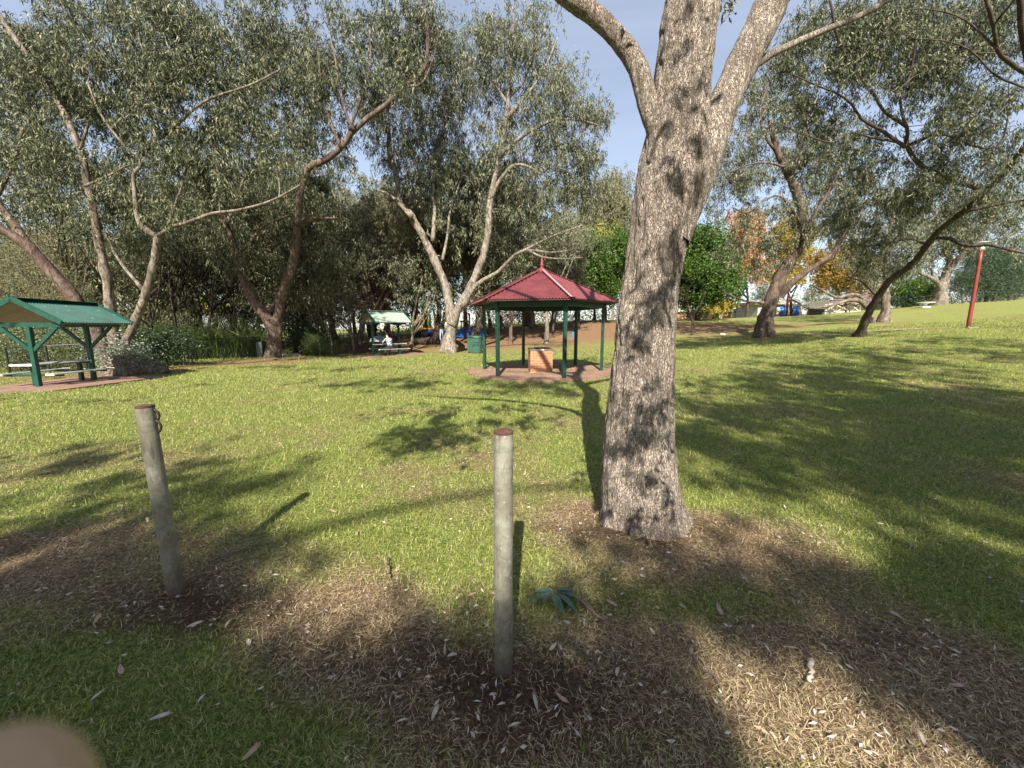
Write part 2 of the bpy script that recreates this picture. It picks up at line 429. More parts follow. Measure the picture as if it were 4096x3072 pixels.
# fallen leaves, bark chips and twigs
gf = np.random.default_rng(21)
x, y = blades(9000, .6, 22, 1.4, gf, .6)
w_ = cover(x, y); keep = gf.random(len(x)) < .2 + .6 * w_[0] + .6 * w_[2]; x, y = x[keep], y[keep]
pt = np.stack([x, y, gz_s(x, y) + .012 + gf.random(len(x)) * .01], 1)
v_, f_ = leaves(pt, .034, .012, 0, gf, .12)
M_chip = leafmat('litter', [(.16, .11, .08), (.30, .24, .18), (.45, .39, .33), (.58, .53, .47)], .05, None, .6, .25)
tag(mesh_np('leaf_litter', v_, [f_], M_chip), 'small chips of bark and dead leaf strewn over the ground', 'litter', kind='stuff')
def leaf_mesh(name, L, W, mat, curv, rg, thick=.0008):
    mb = MB(); n = 9; t = np.linspace(0, 1, n); prof = np.sin(np.pi * t ** .8) ** .8 * W / 2
    a = np.cumsum(np.full(n, curv / n)); X = np.cumsum(np.cos(a)) * L / n; Y = np.cumsum(np.sin(a)) * L / n
    Z = .010 + np.sin(t * 3.1) * L * .07 * rg.uniform(-.2, 1.2)
    rows = []
    for s, zz in ((-1, .004), (0, -.002), (1, .006 * rg.uniform(-.5, 1))):
        rows.append(np.stack([X - np.sin(a) * prof * s, Y + np.cos(a) * prof * s, Z + zz * (abs(s))], 1))
    v = np.concatenate(rows); f = []
    for r in range(2):
        for i in range(n - 1): f.append([r * n + i, r * n + i + 1, (r + 1) * n + i + 1, (r + 1) * n + i])
    mb.add(v, f); o = mb.build(name, mat, None, True)
    return o
M_leafs = [paint('dead_leaf_pale', (.36, .31, .25), .6, .4, scale=25), paint('dead_leaf_tan', (.30, .21, .13), .55, .3, scale=25), paint('dead_leaf_pink', (.32, .19, .16), .6, .3, scale=25), paint('fallen_green_leaf', (.055, .10, .065), .45, .3, scale=25)]
lm = [leaf_mesh('fallen_leaf', gf.uniform(.07, .13), gf.uniform(.016, .03), M_leafs[0 if k < 5 else 1 if k < 8 else 2], gf.uniform(-.9, .9), gf) for k in range(9)]
spots = [(960, 1655), (1910, 1290 + 1100), (1105, 2200), (1135, 2460), (430, 2745), (1050, 2980), (2250, 2500), (2360, 2620), (2190, 2630), (1780, 2650), (1930, 2535), (1360, 2630), (1600, 2700), (2080, 2510), (1835, 2640), (3620, 2480), (3595, 2665), (3860, 2740), (3600, 2470), (2940, 2830), (3140, 1690), (2130, 2780), (2090, 2910), (1990, 2800),
         (1250, 2480), (640, 2560), (300, 2300), (240, 2540), (500, 2690), (820, 2480), (900, 2520), (1500, 2230), (2480, 2690), (2900, 2470), (2480, 2440), (3000, 2320), (2850, 2270), (3290, 1670), (2790, 1880), (2960, 1890), (2060, 1840), (2180, 1940), (1350, 2060), (1430, 2150), (880, 1990), (1220, 1790), (1500, 1700), (600, 1790), (3180, 1900), (3400, 1790), (3500, 2100), (3900, 2000), (3950, 2330), (3350, 2240), (2620, 2560), (2770, 2640), (3200, 2600), (3450, 2850), (3080, 2960), (3700, 3000), (2280, 2830), (1760, 2830), (1640, 2900), (1200, 2700), (1000, 2600), (700, 2850), (1420, 2850), (1900, 2980), (2500, 2950), (400, 2450)]
kinds = ['pale grey dry gum leaf lying on the ground', 'tan dry gum leaf lying on the ground', 'pinkish dry gum leaf lying on the ground']
grp = ['pale dry gum leaves on the ground', 'tan dry gum leaves on the ground', 'pinkish dry gum leaves on the ground']
for i, (u, v) in enumerate(spots):
    k = int(gf.integers(0, 9)); o = lm[k] if lm[k] is not None and 'label' not in lm[k] else lm[k].copy()
    if o.name not in col.objects: col.objects.link(o)
    p = gpix(u, v); o.location = (p[0], p[1], float(gz_s(p[0], p[1])) + .012); o.rotation_euler = (gf.normal(0, .15), gf.normal(0, .15), gf.random() * 6.28)
    s = (.62 + .2 * p[1] / 4 if p[1] < 6 else 1.1) * gf.uniform(.7, 1.15); o.scale = (s, s, s)
    q = 0 if k < 5 else 1 if k < 8 else 2
    tag(o, kinds[q], 'leaf', grp[q])
for o in lm:
    if 'label' not in o: bpy.data.objects.remove(o)
# the two or three things one can pick out among them
def twig(name, label, pix, r, mat, cat='twig'):
    pts = []
    for (u, v, h) in pix:
        p = gpix(u, v); pts.append([p[0], p[1], float(gz_s(p[0], p[1])) + h])
    pts = np.array(pts); tt = np.linspace(0, len(pts) - 1, 14); k = np.clip(tt.astype(int), 0, len(pts) - 2); f = (tt - k)[:, None]
    pts = pts[k] * (1 - f) + pts[k + 1] * f + gf.normal(0, .006, (14, 3))
    o = MB().tube(pts, np.linspace(r, r * .45, 14) * gf.uniform(.8, 1.2, 14), 7).build(name, mat, None, True)
    return tag(o, label, cat)
M_twig = paint('twig_bark', (.13, .095, .07), .8, .4, scale=20); M_redtwig = paint('red_bark_strip', (.24, .13, .11), .7, .4, scale=20); M_pale = paint('weathered_wood', (.42, .36, .29), .8, .3, scale=20)
twig('fallen_twig', 'reddish brown twig lying right of the green leaf sprig', [(2245, 2375, .02), (2330, 2430, .03), (2430, 2515, .015)], .011, M_redtwig)
twig('fallen_twig', 'pale dry stick on the straw, low in the right foreground', [(3245, 2640, .02), (3230, 2735, .02)], .014, M_pale)
twig('fallen_twig', 'thin dark twig beside the base of the leaning bollard', [(830, 2250, .02), (1050, 2180, .03)], .008, M_twig)
twig('fallen_twig', 'forked dark stick at the bottom of the photo, right of the front bollard', [(2380, 2860, .02), (2420, 2780, .02)], .008, M_twig)
twig('fallen_twig', 'long dark strip of bark running across the straw right of the front bollard', [(2640, 2510, .015), (2750, 2620, .015), (2930, 2790, .012), (3010, 2900, .012)], .007, M_twig)
twig('fallen_twig', 'short dark curved stick on the straw between the two bollards', [(1560, 2330, .02), (1550, 2250, .03)], .01, M_twig)
twig('fallen_twig', 'straight thin brown stick on the bright lawn right of the trunk', [(2970, 2410, .02), (3130, 2455, .02)], .006, M_twig)
# sprig of fresh green leaves
p0 = gpix(2215, 2400)
t = thing('leaf_sprig', 'sprig of long blue-green gum leaves lying beside the front bollard', 'leaf sprig', (p0[0], p0[1], float(gz_s(p0[0], p0[1]))))
mb = MB().tube([(-.02, .07, .03), (0, .02, .05), (.03, -.03, .045)], .003, 6); mb.build('stem', M_twig, t, True)
for a, L, cv in ((3.3, .17, .4), (3.9, .15, .5), (4.6, .13, .3), (5.1, .17, -.3), (5.6, .2, -.4), (6.0, .19, -.3), (2.9, .12, .4), (.2, .13, -.5)):
    o = leaf_mesh('leaf', L, .034, M_leafs[3], cv, gf); o.parent = t; o.rotation_euler = (gf.normal(0, .2), gf.uniform(-.1, .25), a); o.location = (0, .01, .035)
# ------------------------------------------------------------------ tree builder
def spline(pts, step=.25):
    pts = np.asarray(pts, float)
    if len(pts) == 2: pts = np.array([pts[0], pts.mean(0), pts[1]])
    e = np.concatenate([[2 * pts[0] - pts[1]], pts, [2 * pts[-1] - pts[-2]]]); out = []
    for i in range(1, len(e) - 2):
        L = np.linalg.norm(e[i + 1] - e[i]); n = max(2, int(L / step))
        for t in np.linspace(0, 1, n, endpoint=False):
            out.append(.5 * (2 * e[i] + (e[i + 1] - e[i - 1]) * t + (2 * e[i - 1] - 5 * e[i] + 4 * e[i + 1] - e[i + 2]) * t * t + (3 * e[i] - e[i - 1] - 3 * e[i + 1] + e[i + 2]) * t ** 3))
    out.append(pts[-1]); return np.array(out)
NLF = 3.7
class Tree:
    def __init__(s, seed):
        s.rg = np.random.default_rng(seed); s.mb = MB(); s.nodes = []; s.rads = []; s.ok = []
        s.lv, s.lf, s.ln = [], [], 0
    def limb(s, pts, r0, r1, n=10, wig=.03, step=.3, flare=0.0, attach=True, pw=.62):
        """pts in metres"""
        p = spline(pts, step); k = len(p); t = np.linspace(0, 1, k)
        r = r0 + (r1 - r0) * t ** pw
        if flare:
            d = np.concatenate([[0], np.cumsum(np.linalg.norm(np.diff(p, axis=0), axis=1))])
            r = r * (1 + flare * np.exp(-d / (r0 * 1.6)))
        sft = s.rg.normal(0, wig, (k, 3)) * r[:, None] * 1.5; sft[0] = 0
        p2 = p + sft; r2 = r * (1 + s.rg.normal(0, .05, k))
        if n >= 12:                                  # lumpy trunks
            q2 = spline(p2, .12); rr2 = np.interp(np.linspace(0, 1, len(q2)), np.linspace(0, 1, k), r2); m2 = n * 2
            t_, U_, V_ = frames(q2); a_ = np.linspace(0, 2 * math.pi, m2, endpoint=False)
            D = np.cos(a_)[None, :, None] * U_[:, None] + np.sin(a_)[None, :, None] * V_[:, None]; g = q2[:, None] + D * rr2[:, None, None]
            f1 = 1.1 / max(r0, .1); dd = (fbm(g[..., 0] * f1, g[..., 1] * f1, g[..., 2] * f1 * .5, 3, 71) - .5) * .55 + (fbm(g[..., 0] * f1 * 5, g[..., 1] * f1 * 5, g[..., 2] * f1 * 2, 2, 77) - .5) * .16
            if flare:
                dist = np.concatenate([[0], np.cumsum(np.linalg.norm(np.diff(q2, axis=0), axis=1))]); dd = dd + (np.exp(-dist / (r0 * 1.1)) * .32 * flare)[:, None] * (np.cos(a_ * 5 + r0 * 40) + .6 * np.cos(a_ * 3 + 1))[None]
            g = g + D * (dd * rr2[:, None])[..., None]
            f_ = [[i * m2 + kk, i * m2 + (kk + 1) % m2, (i + 1) * m2 + (kk + 1) % m2, (i + 1) * m2 + kk] for i in range(len(q2) - 1) for kk in range(m2)]
            s.mb.add(g.reshape(-1, 3), f_)
        else: s.mb.tube(p2, r2, n)
        if attach:
            s.nodes += list(p2); s.rads += list(r2)
        return p2
    def px(s, pts, w0, w1, Y0, Y1=None, **k):
        """pts seen in the photo (u,v) standing at distance Y0..Y1"""
        Y1 = Y0 if Y1 is None else Y1
        q = [P(u, v, Y0 + (Y1 - Y0) * i / max(1, len(pts) - 1)) for i, (u, v) in enumerate(pts)]
        return s.limb(q, pr(w0, q[0]), pr(w1, q[-1]), **k)
    def clumps(s, C, sp, nl, L, W, droop=.9, twig=.010, bow=.25, szr=(.7, 1.4), amin=0.0, maxr=9.0, fz=.9, thin=.35, spreadz=.5):
        """foliage bunches at C, each carried by a thin branch grown from the nearest wood"""
        C = np.asarray(C, float); rg = s.rg
        N = np.array(s.nodes); Rr = np.array(s.rads); ok = np.arange(len(N)) >= 0
        if amin: ok = N[:, 2] > amin
        N, Rr = N[ok], Rr[ok]
        d0 = np.array([np.min(np.linalg.norm(N - c, axis=1)) for c in C])
        NN = list(N); RR = list(Rr)
        A = np.array(NN)
        for i in np.argsort(d0):
            c = C[i]
            d = np.linalg.norm(A - c, axis=1) + np.maximum(0, A[:, 2] - c[2]) * .5
            j = int(np.argmin(d)); a = A[j]; Ld = np.linalg.norm(c - a)
            if Ld < .05 or Ld > maxr: Ld = max(Ld, .05)
            r0 = min(RR[j] * .7, twig + twig * .55 * Ld); n = max(3, int(Ld / .45) + 2)
            t = np.linspace(0, 1, n)[:, None]; mid = (a + c) / 2 + np.array([0, 0, bow * Ld * rg.uniform(-.3, .7)]) + rg.normal(0, .09 * Ld, 3)
            p = a * (1 - t) ** 2 + 2 * mid * t * (1 - t) + c * t ** 2
            p[1:-1] += rg.normal(0, .03 * Ld ** .5, (n - 2, 3))
            rr = np.linspace(r0, max(.004, twig * thin), n)
            s.mb.tube(p, rr, 5 if r0 < .05 else 7, caps=False)
            A = np.concatenate([A, p[1:]]); RR += list(rr[1:])
            k = sp * rg.uniform(*szr); m = max(4, int(nl * NLF * rg.uniform(.5, 1.5)))
            # a bunch is a few smaller hanging sprays
            ns = max(2, m // 16); sc = c + rg.normal(0, 1, (ns, 3)) * np.array([k, k, k * fz])
            q = sc[rg.integers(0, ns, m)] + rg.normal(0, 1, (m, 3)) * np.array([.26, .26, .42]) * k * .8
            v, f = leaves(q, L * .92, W * .95, droop * 1.35, rg, spreadz)
            s.lv.append(v); s.lf.append(f + s.ln); s.ln += len(v)
    def finish(s, name, label, base, bark, leaf, cat='tree', group=None):
        root = thing(name, label, cat, base, 0, group)
        s.mb.build('trunk', bark, root, True, world=True)
        if s.lv: mesh_np('crown', np.concatenate(s.lv), [np.concatenate(s.lf)], leaf, root, world=True)
        return root
def ell(E, rg, back=0.0):
    """points inside seen ellipses (u,v,ru,rv,Y,dY,n)"""
    out = []
    for (u, v, ru, rv, Y, dY, n) in E:
        a = rg.random(n) * 6.283; r = np.sqrt(rg.random(n)); yy = Y + back + dY * (rg.random(n) * 2 - 1)
        for k in range(n): out.append(P(u + ru * r[k] * math.cos(a[k]), v + rv * r[k] * math.sin(a[k]), yy[k]))
    return out
def shade(E, h0, h1, rg):
    """places in the air, towards the sun, from seen ellipses on the ground (u,v,ru,rv,n)"""
    out = []
    for (u, v, ru, rv, n) in E:
        for _ in range(n):
            a = rg.random() * 6.283; r = math.sqrt(rg.random())
            g = gpix(u + ru * r * math.cos(a), v + rv * r * math.sin(a)); h = rg.uniform(h0, h1)
            out.append(g + SUN * ((h - g[2]) / SUN[2]))
    return out
BK_grey = barkmat('gum_bark_grey', (.27, .235, .19), (.14, .105, .08), (.035, .026, .02), .5)
BK_pale = barkmat('gum_bark_pale', (.31, .275, .225), (.17, .135, .105), (.045, .034, .027), .49, 1.3, .45)
BK_dark = barkmat('gum_bark_dark', (.12, .095, .075), (.07, .052, .04), (.022, .017, .013), .5, 1.2)
BK_brown = barkmat('gum_bark_brown', (.20, .15, .12), (.105, .072, .055), (.03, .02, .015), .52, 1.2)
LF_dark = leafmat('gum_leaf_dark', [(.022, .03, .016), (.04, .053, .026), (.07, .083, .04), (.17, .18, .10), (.34, .33, .21)], .18, None, .55, .25)
LF_mid = leafmat('gum_leaf_grey', [(.035, .046, .025), (.065, .08, .042), (.11, .122, .066), (.22, .22, .14), (.36, .34, .23)], .22, None, .55, .25)
LF_olive = leafmat('gum_leaf_olive', [(.075, .085, .04), (.12, .13, .062), (.17, .175, .09), (.24, .23, .13), (.34, .27, .15)], .25, None, .55, .25)
LF_green = leafmat('bright_leaf', [(.022, .05, .009), (.045, .095, .014), (.085, .16, .025), (.17, .25, .05)], .3, None, .5, .25)
LF_yel = leafmat('yellow_leaf', [(.35, .25, .04), (.48, .36, .06), (.55, .46, .12), (.3, .28, .06)], .4)
LF_or = leafmat('orange_leaf', [(.45, .22, .09), (.58, .34, .16), (.60, .42, .22), (.55, .30, .20)], .4)

# ------------------------------------------------------------------ the big rough-barked tree in front
m, nt, b = newmat('rough_bark')
v = coords(nt, (1, 1, .3)); v2 = coords(nt, (1, 1, .12))
vo = nt.nodes.new('ShaderNodeTexVoronoi'); vo.feature = 'DISTANCE_TO_EDGE'; vo.inputs['Scale'].default_value = 95
nz = nt.nodes.new('ShaderNodeTexNoise'); nz.inputs['Scale'].default_value = 12; nz.inputs['Detail'].default_value = 4; nt.links.new(v, nz.inputs['Vector'])
va = nt.nodes.new('ShaderNodeVectorMath'); va.operation = 'MULTIPLY_ADD'; nt.links.new(nz.outputs['Color'], va.inputs[0]); va.inputs[1].default_value = (.09,) * 3; nt.links.new(v, va.inputs[2])
nt.links.new(va.outputs[0], vo.inputs['Vector'])
n1 = noise_n(nt, v, 60, 5, .7); n2 = noise_n(nt, v2, 26, 5, .7); n3 = noise_n(nt, coords(nt), 1.6, 4, .6)
c = ramp(nt, n1, [(.32, (.17, .135, .11)), (.5, (.37, .315, .26)), (.66, (.62, .54, .45))])
c = mixc(nt, ramp(nt, n3, [(.42, (0, 0, 0)), (.66, (.55,) * 3)]), c, (.17, .125, .1))
fz_ = ramp(nt, vo.outputs['Distance'], [(.02, (1, 1, 1)), (.13, (0, 0, 0))])
fz2 = ramp(nt, n2, [(.54, (0, 0, 0)), (.66, (1, 1, 1))])
fm = mathn(nt, 'MAXIMUM', mathn(nt, 'MULTIPLY', fz_, .5), mathn(nt, 'MULTIPLY', fz2, .62))
c = mixc(nt, fm, c, (.045, .033, .026))
nt.links.new(c, b.inputs['Base Color']); b.inputs['Roughness'].default_value = .9; b.inputs['Specular IOR Level'].default_value = .15
bump(nt, b, mathn(nt, 'SUBTRACT', mathn(nt, 'MULTIPLY', n1, .5), fm), 1.0, .025)
M_rough = m
def rough_tube(pts, rr, nseg, lob=None, amp=1.0):
    p, rr = np.asarray(pts, float), np.asarray(rr, float)
    t, U, V = frames(p); a = np.linspace(0, 2 * math.pi, nseg, endpoint=False)
    D = np.cos(a)[None, :, None] * U[:, None] + np.sin(a)[None, :, None] * V[:, None]
    q = p[:, None] + D * rr[:, None, None]
    x, y, z = q[..., 0], q[..., 1], q[..., 2]
    d = (fbm(x * 3, y * 3, z * 1.1, 3, 31) - .5) * .09 + (fbm(x * 16, y * 16, z * 5, 3, 37) - .5) * .035
    rd = 1 - np.abs(2 * noise3(x * 22, y * 22, z * 4.5, 41) - 1)
    d -= np.clip(rd - .72, 0, 1) * .055
    d = d * amp * np.minimum(1, rr[:, None] / .2)
    if lob is not None: d = d + lob(a, p)
    q = q + D * d[..., None]
    n = nseg; L = len(p); i = (np.arange(L - 1)[:, None] * n + np.arange(n)[None, :]); j = (np.arange(L - 1)[:, None] * n + (np.arange(n)[None, :] + 1) % n)
    return q.reshape(-1, 3), np.stack([i, j, j + n, i + n], -1).reshape(-1, 4)
def resample(p, r, step):
    p = np.asarray(p, float); s_ = np.concatenate([[0], np.cumsum(np.linalg.norm(np.diff(p, axis=0), axis=1))]); t = np.arange(0, s_[-1], step)
    return np.stack([np.interp(t, s_, p[:, k]) for k in range(3)], 1), np.interp(t, s_, r)
T = Tree(101); YM = 3.1
prof = [(2568, 2075, 335), (2560, 2000, 305), (2549, 1900, 292), (2550, 1750, 276), (2560, 1574, 259), (2574, 1420, 250), (2586, 1296, 244), (2611, 1100, 228), (2640, 940, 236), (2668, 780, 258), (2696, 640, 268), (2716, 500, 262), (2733, 330, 252), (2755, 150, 247), (2776, 0, 242), (2800, -150, 236)]
tp = [P(u, v, YM) for u, v, w in prof]; tr = [pr(w, p) for (u, v, w), p in zip(prof, tp)]
tp[0][2] = -.05
sp1 = spline(tp, .05); rr1 = np.interp(np.linspace(0, 1, len(sp1)), np.linspace(0, 1, len(tr)), tr)
s_a = np.concatenate([[0], np.cumsum(np.linalg.norm(np.diff(sp1, axis=0), axis=1))]); s_b = np.concatenate([[0], np.cumsum(np.linalg.norm(np.diff(np.array(tp), axis=0), axis=1))])
rr1 = np.interp(s_a / s_a[-1], s_b / s_b[-1], tr)
pa, ra = resample(sp1, rr1, .011)
def lob(a, p):
    h = np.clip(p[:, 2], 0, 9)[:, None]
    l = .5 + .5 * np.cos(a[None] * 5 + 1.3 + .6 * np.sin(a[None] * 2))
    return np.exp(-h / .17) * (.008 + .05 * l ** 2) + np.exp(-h / .6) * .02 * np.cos(a[None] * 3 + 2)
V0, F0 = rough_tube(pa, ra, 190, lob)
VV, FF, nn_ = [V0], [F0], len(V0)
def rl(px_pts, w0, w1, Y0, Y1, ext=(), r1=None):
    global nn_
    q = [P(u, v, Y0 + (Y1 - Y0) * i / (len(px_pts) - 1)) for i, (u, v) in enumerate(px_pts)]
    r0, re = pr(w0, q[0]), pr(w1, q[-1]); m_ = len(q)
    q += [np.array(e, float) for e in ext]
    rs = list(np.linspace(r0, re, m_)) + list(np.linspace(re, r1 if r1 else re * .4, len(ext) + 1)[1:])
    sp = spline(q, .06); r_ = np.interp(np.linspace(0, 1, len(sp)), np.linspace(0, 1, len(rs)), rs)
    p_, r_ = resample(sp, r_, .018); a_, f_ = rough_tube(p_, r_, 72, None, .8)
    VV.append(a_); FF.append(f_ + nn_); nn_ += len(a_); T.nodes += list(p_[::12]); T.rads += list(r_[::12]); return p_
T.nodes += list(pa[200::15]); T.rads += list(ra[200::15])
rl([(2660, 610), (2610, 470), (2585, 390), (2563, 311), (2534, 239), (2483, 166), (2418, 94), (2353, 36), (2270, -15)], 86, 66, 3.05, 3.1, [(.1, 3.15, 4.15), (-.8, 3.3, 4.35), (-1.7, 3.2, 4.6), (-2.5, 3.2, 4.9)], .03)
rl([(2690, 960), (2795, 680), (2868, 480), (2933, 330), (3000, 190), (3070, 50), (3130, -70)], 150, 104, 3.05, 3.3, [(2.75, 3.35, 5.4), (3.2, 3.4, 7.0), (3.6, 3.6, 9.0)], .06)
rl([(2985, 290), (3060, 232), (3130, 195), (3230, 150), (3330, 108), (3420, 72), (3560, -5)], 36, 24, 3.15, 3.9, [(4.2, 4.05, 5.1), (4.7, 4.2, 6.2)], .015)
# upper stem out of sight
top = pa[-1]; rl([(2800, -130), (2806, -200)], 238, 232, YM, YM, [(1.5, 2.9, 5.6), (1.35, 2.9, 7.5), (1.7, 2.7, 9.8), (1.4, 2.8, 12.2)], .07)
for e in ([(1.35, 2.9, 7.5), (0, 3.6, 9.2), (-1.6, 4.4, 10.6), (-3, 5, 11.6)], [(1.5, 2.9, 6.6), (3.2, 2.2, 8.5), (5, 1.2, 10.2)], [(1.7, 2.7, 9.0), (2.2, 4.4, 10.8), (3.4, 6, 12.4)], [(1.4, 2.9, 8.4), (.2, 1.4, 10), (-1.2, 0, 11.4)]):
    T.limb(e, .13, .035)
sh1 = shade([(1880, 1720, 300, 55, 12), (1720, 1640, 130, 25, 4), (1690, 1770, 150, 28, 5), (2150, 1690, 130, 40, 4), (2000, 1640, 150, 15, 3)], 4.1, 5.2, T.rg)
T.clumps(sh1, .17, 50, .13, .03, .8, .008, amin=3.7)
sh2 = shade([(1900, 1530, 380, 25, 16), (1500, 1530, 260, 22, 10), (2200, 1560, 200, 25, 8), (2450, 1440, 250, 25, 12), (3150, 1570, 520, 130, 110), (2900, 1760, 250, 60, 20), (1250, 1470, 200, 15, 8), (2160, 1250, 230, 70, 5)], 9.0, 13, T.rg)
T.clumps(sh2, .33, 42, .2, .05, .8, .010, amin=5, maxr=20)
# leaf sprays throwing the patches of shade on the bark itself
bk = []
for (u, v, n) in ((2640, 1220, 3), (2600, 1130, 2), (2680, 1000, 3), (2720, 880, 2), (2560, 1330, 3), (2520, 1400, 2), (2760, 760, 1), (2600, 1560, 3), (2500, 1650, 3), (2640, 1720, 3), (2560, 1830, 4), (2480, 1950, 3), (2650, 1960, 3), (2740, 560, 2), (2600, 640, 1), (2690, 330, 2), (2800, 200, 1), (2720, 60, 2), (2560, 2040, 2)):
    q = P(u, v, YM - .22)
    for _ in range(n): bk.append(q + SUN * (T.rg.uniform(3.2, 5.0) - 0) + T.rg.normal(0, .05, 3))
root = thing('gum_tree', 'big rough grey-barked gum tree with forking limbs, nearest the camera', 'tree', (tp[0][0], tp[0][1], 0))
mesh_np('trunk', np.concatenate(VV), [np.concatenate(FF)], M_rough, root, True, world=True)
T.mb.build('branch', BK_grey, root, True, world=True)
mesh_np('crown', np.concatenate(T.lv), [np.concatenate(T.lf)], LF_dark, root, world=True)

# ------------------------------------------------------------------ trees behind the viewer: they shade the grass and the bark
T = Tree(102)
T.limb([(-8, -15, -.2), (-7.8, -14.6, 4), (-7, -14, 8), (-6, -13.4, 11)], .4, .14, flare=.5)
for e in ([(-7.6, -14.5, 5), (-5, -12.5, 9), (-3, -12, 11)], [(-7, -14, 8), (-3, -13, 11.5), (0, -12.5, 12.5)], [(-6, -13.4, 11), (-2, -11, 12), (1.5, -11, 12.5)]): T.limb(e, .10, .025)
hv = [(500, 1830, 400, 35, 8), (950, 1890, 280, 35, 6), (600, 1960, 460, 40, 9), (300, 2090, 330, 60, 8), (150, 2230, 260, 70, 9), (780, 2080, 240, 50, 5), (600, 2300, 420, 110, 17), (1000, 2230, 160, 80, 5), (100, 2430, 200, 90, 7), (900, 2400, 180, 60, 4), (180, 2720, 400, 160, 24), (800, 2880, 420, 140, 19), (1350, 2860, 280, 100, 8), (1800, 2540, 160, 80, 4), (1500, 3020, 400, 40, 6), (560, 2580, 330, 40, 5), (420, 1505, 480, 10, 5), (250, 1600, 330, 8, 5), (1000, 1480, 400, 12, 7), (1350, 1470, 300, 12, 8), (700, 1545, 350, 7, 4)]
T.clumps(shade(hv, 8.5, 11.5, T.rg), .17, 28, .16, .045, .7, .007, amin=3, maxr=25)
T.clumps(bk, .09, 5, .12, .035, .7, .005, amin=3, maxr=25)
T.finish('gum_tree', 'gum tree behind the viewer on the left, its shade lying on the grass', (-8, -15, 0), BK_grey, LF_dark)
T = Tree(103)
T.limb([(8.5, -8, -.2), (8.3, -7.5, 4), (7, -7, 8), (5.2, -7, 11)], .45, .16, flare=.5)
for e in ([(7.5, -7.2, 6), (6, -5, 9), (4, -4, 11)], [(7, -7, 8), (4, -8, 11), (1.5, -8.5, 13)], [(7, -7, 8), (9, -4, 11), (10, -1, 12)], [(8, -7.3, 5), (11, -5, 9), (13, -1, 11)]): T.limb(e, .17, .04)
hv = [(3850, 2330, 280, 90, 14), (3980, 2450, 150, 120, 8), (3000, 2390, 280, 65, 9), (2760, 2320, 150, 50, 4), (3980, 2130, 180, 45, 6), (2350, 2380, 180, 50, 3), (2280, 2900, 380, 150, 26), (2150, 2740, 250, 60, 7), (3620, 2440, 130, 90, 8), (3850, 2640, 150, 130, 12), (2900, 1900, 300, 30, 6), (3300, 1980, 250, 35, 5)]
T.clumps(shade(hv, 8.5, 11.5, T.rg), .18, 28, .16, .045, .7, .007, amin=3, maxr=25)
hv = [(3750, 1780, 520, 80, 50), (3900, 1650, 420, 100, 60), (3500, 1880, 330, 40, 16), (3950, 1930, 200, 50, 12)]
T.clumps(shade(hv, 9.5, 13, T.rg), .30, 44, .2, .05, .7, .010, amin=3, maxr=25)
T.finish('gum_tree', 'gum tree behind the viewer on the right, its shade lying on the grass', (8.5, -8, 0), BK_grey, LF_dark)
g = gpix(3310, 2300); q = g + SUN * (2.15 / SUN[2])  # invented trunk stub out of view, added for its long shadow
T = Tree(104); T.limb([(q[0], q[1], -.1), (q[0], q[1] + .02, 1.1), (q[0], q[1], 2.05)], .26, .17, n=14, flare=.3)
T.finish('shadow_trunk_stub', 'unseen trunk stub added at the right to throw a long shadow on the grass', (q[0], q[1], 0), BK_brown, None, 'tree stump')

# ------------------------------------------------------------------ steel bollards
m, nt, b = newmat('galvanised_steel'); v = coords(nt); v2 = coords(nt, (1, 1, .12))
n1, n2, n3 = noise_n(nt, v, 14, 6, .7), noise_n(nt, v2, 60, 5, .7), noise_n(nt, v, 4, 5, .65, .8)
cc = ramp(nt, n1, [(.3, (.135, .13, .105)), (.5, (.22, .21, .17)), (.7, (.31, .30, .25))])
cc = mixc(nt, ramp(nt, n3, [(.48, (0, 0, 0)), (.6, (.7,) * 3)]), cc, (.15, .135, .10))
cc = mixc(nt, ramp(nt, n2, [(.56, (0, 0, 0)), (.66, (.75,) * 3)]), cc, (.07, .065, .05))
cc = mixc(nt, ramp(nt, noise_n(nt, v, 70, 3, .6), [(.62, (0, 0, 0)), (.7, (.7,) * 3)]), cc, (.42, .40, .33))
sx_ = nt.nodes.new('ShaderNodeSeparateXYZ'); nt.links.new(v, sx_.inputs[0])
wv = nt.nodes.new('ShaderNodeTexWave'); wv.bands_direction = 'Z'; wv.inputs['Scale'].default_value = 3.1; wv.inputs['Distortion'].default_value = 9; wv.inputs['Detail'].default_value = 3; nt.links.new(v, wv.inputs['Vector'])
cc = mixc(nt, ramp(nt, wv.outputs['Fac'], [(.0, (.16,) * 3), (.06, (0, 0, 0))]), cc, (.06, .055, .045))
dz = mathn(nt, 'ADD', sx_.outputs[2], mathn(nt, 'MULTIPLY', n1, .25))
cc = mixc(nt, ramp(nt, dz, [(.1, (.9,) * 3), (.34, (0, 0, 0))]), cc, (.10, .065, .045))
nt.links.new(cc, b.inputs['Base Color']); b.inputs['Roughness'].default_value = .6; b.inputs['Metallic'].default_value = .15; bump(nt, b, mathn(nt, 'ADD', n1, n2), .35, .004); M_galv = m
M_rust = paint('rust', (.075, .035, .027), .8, .4, (.2, .16, .13), .62, 14)
M_iron = paint('dark_iron', (.03, .02, .018), .5, .3, metal=.3)
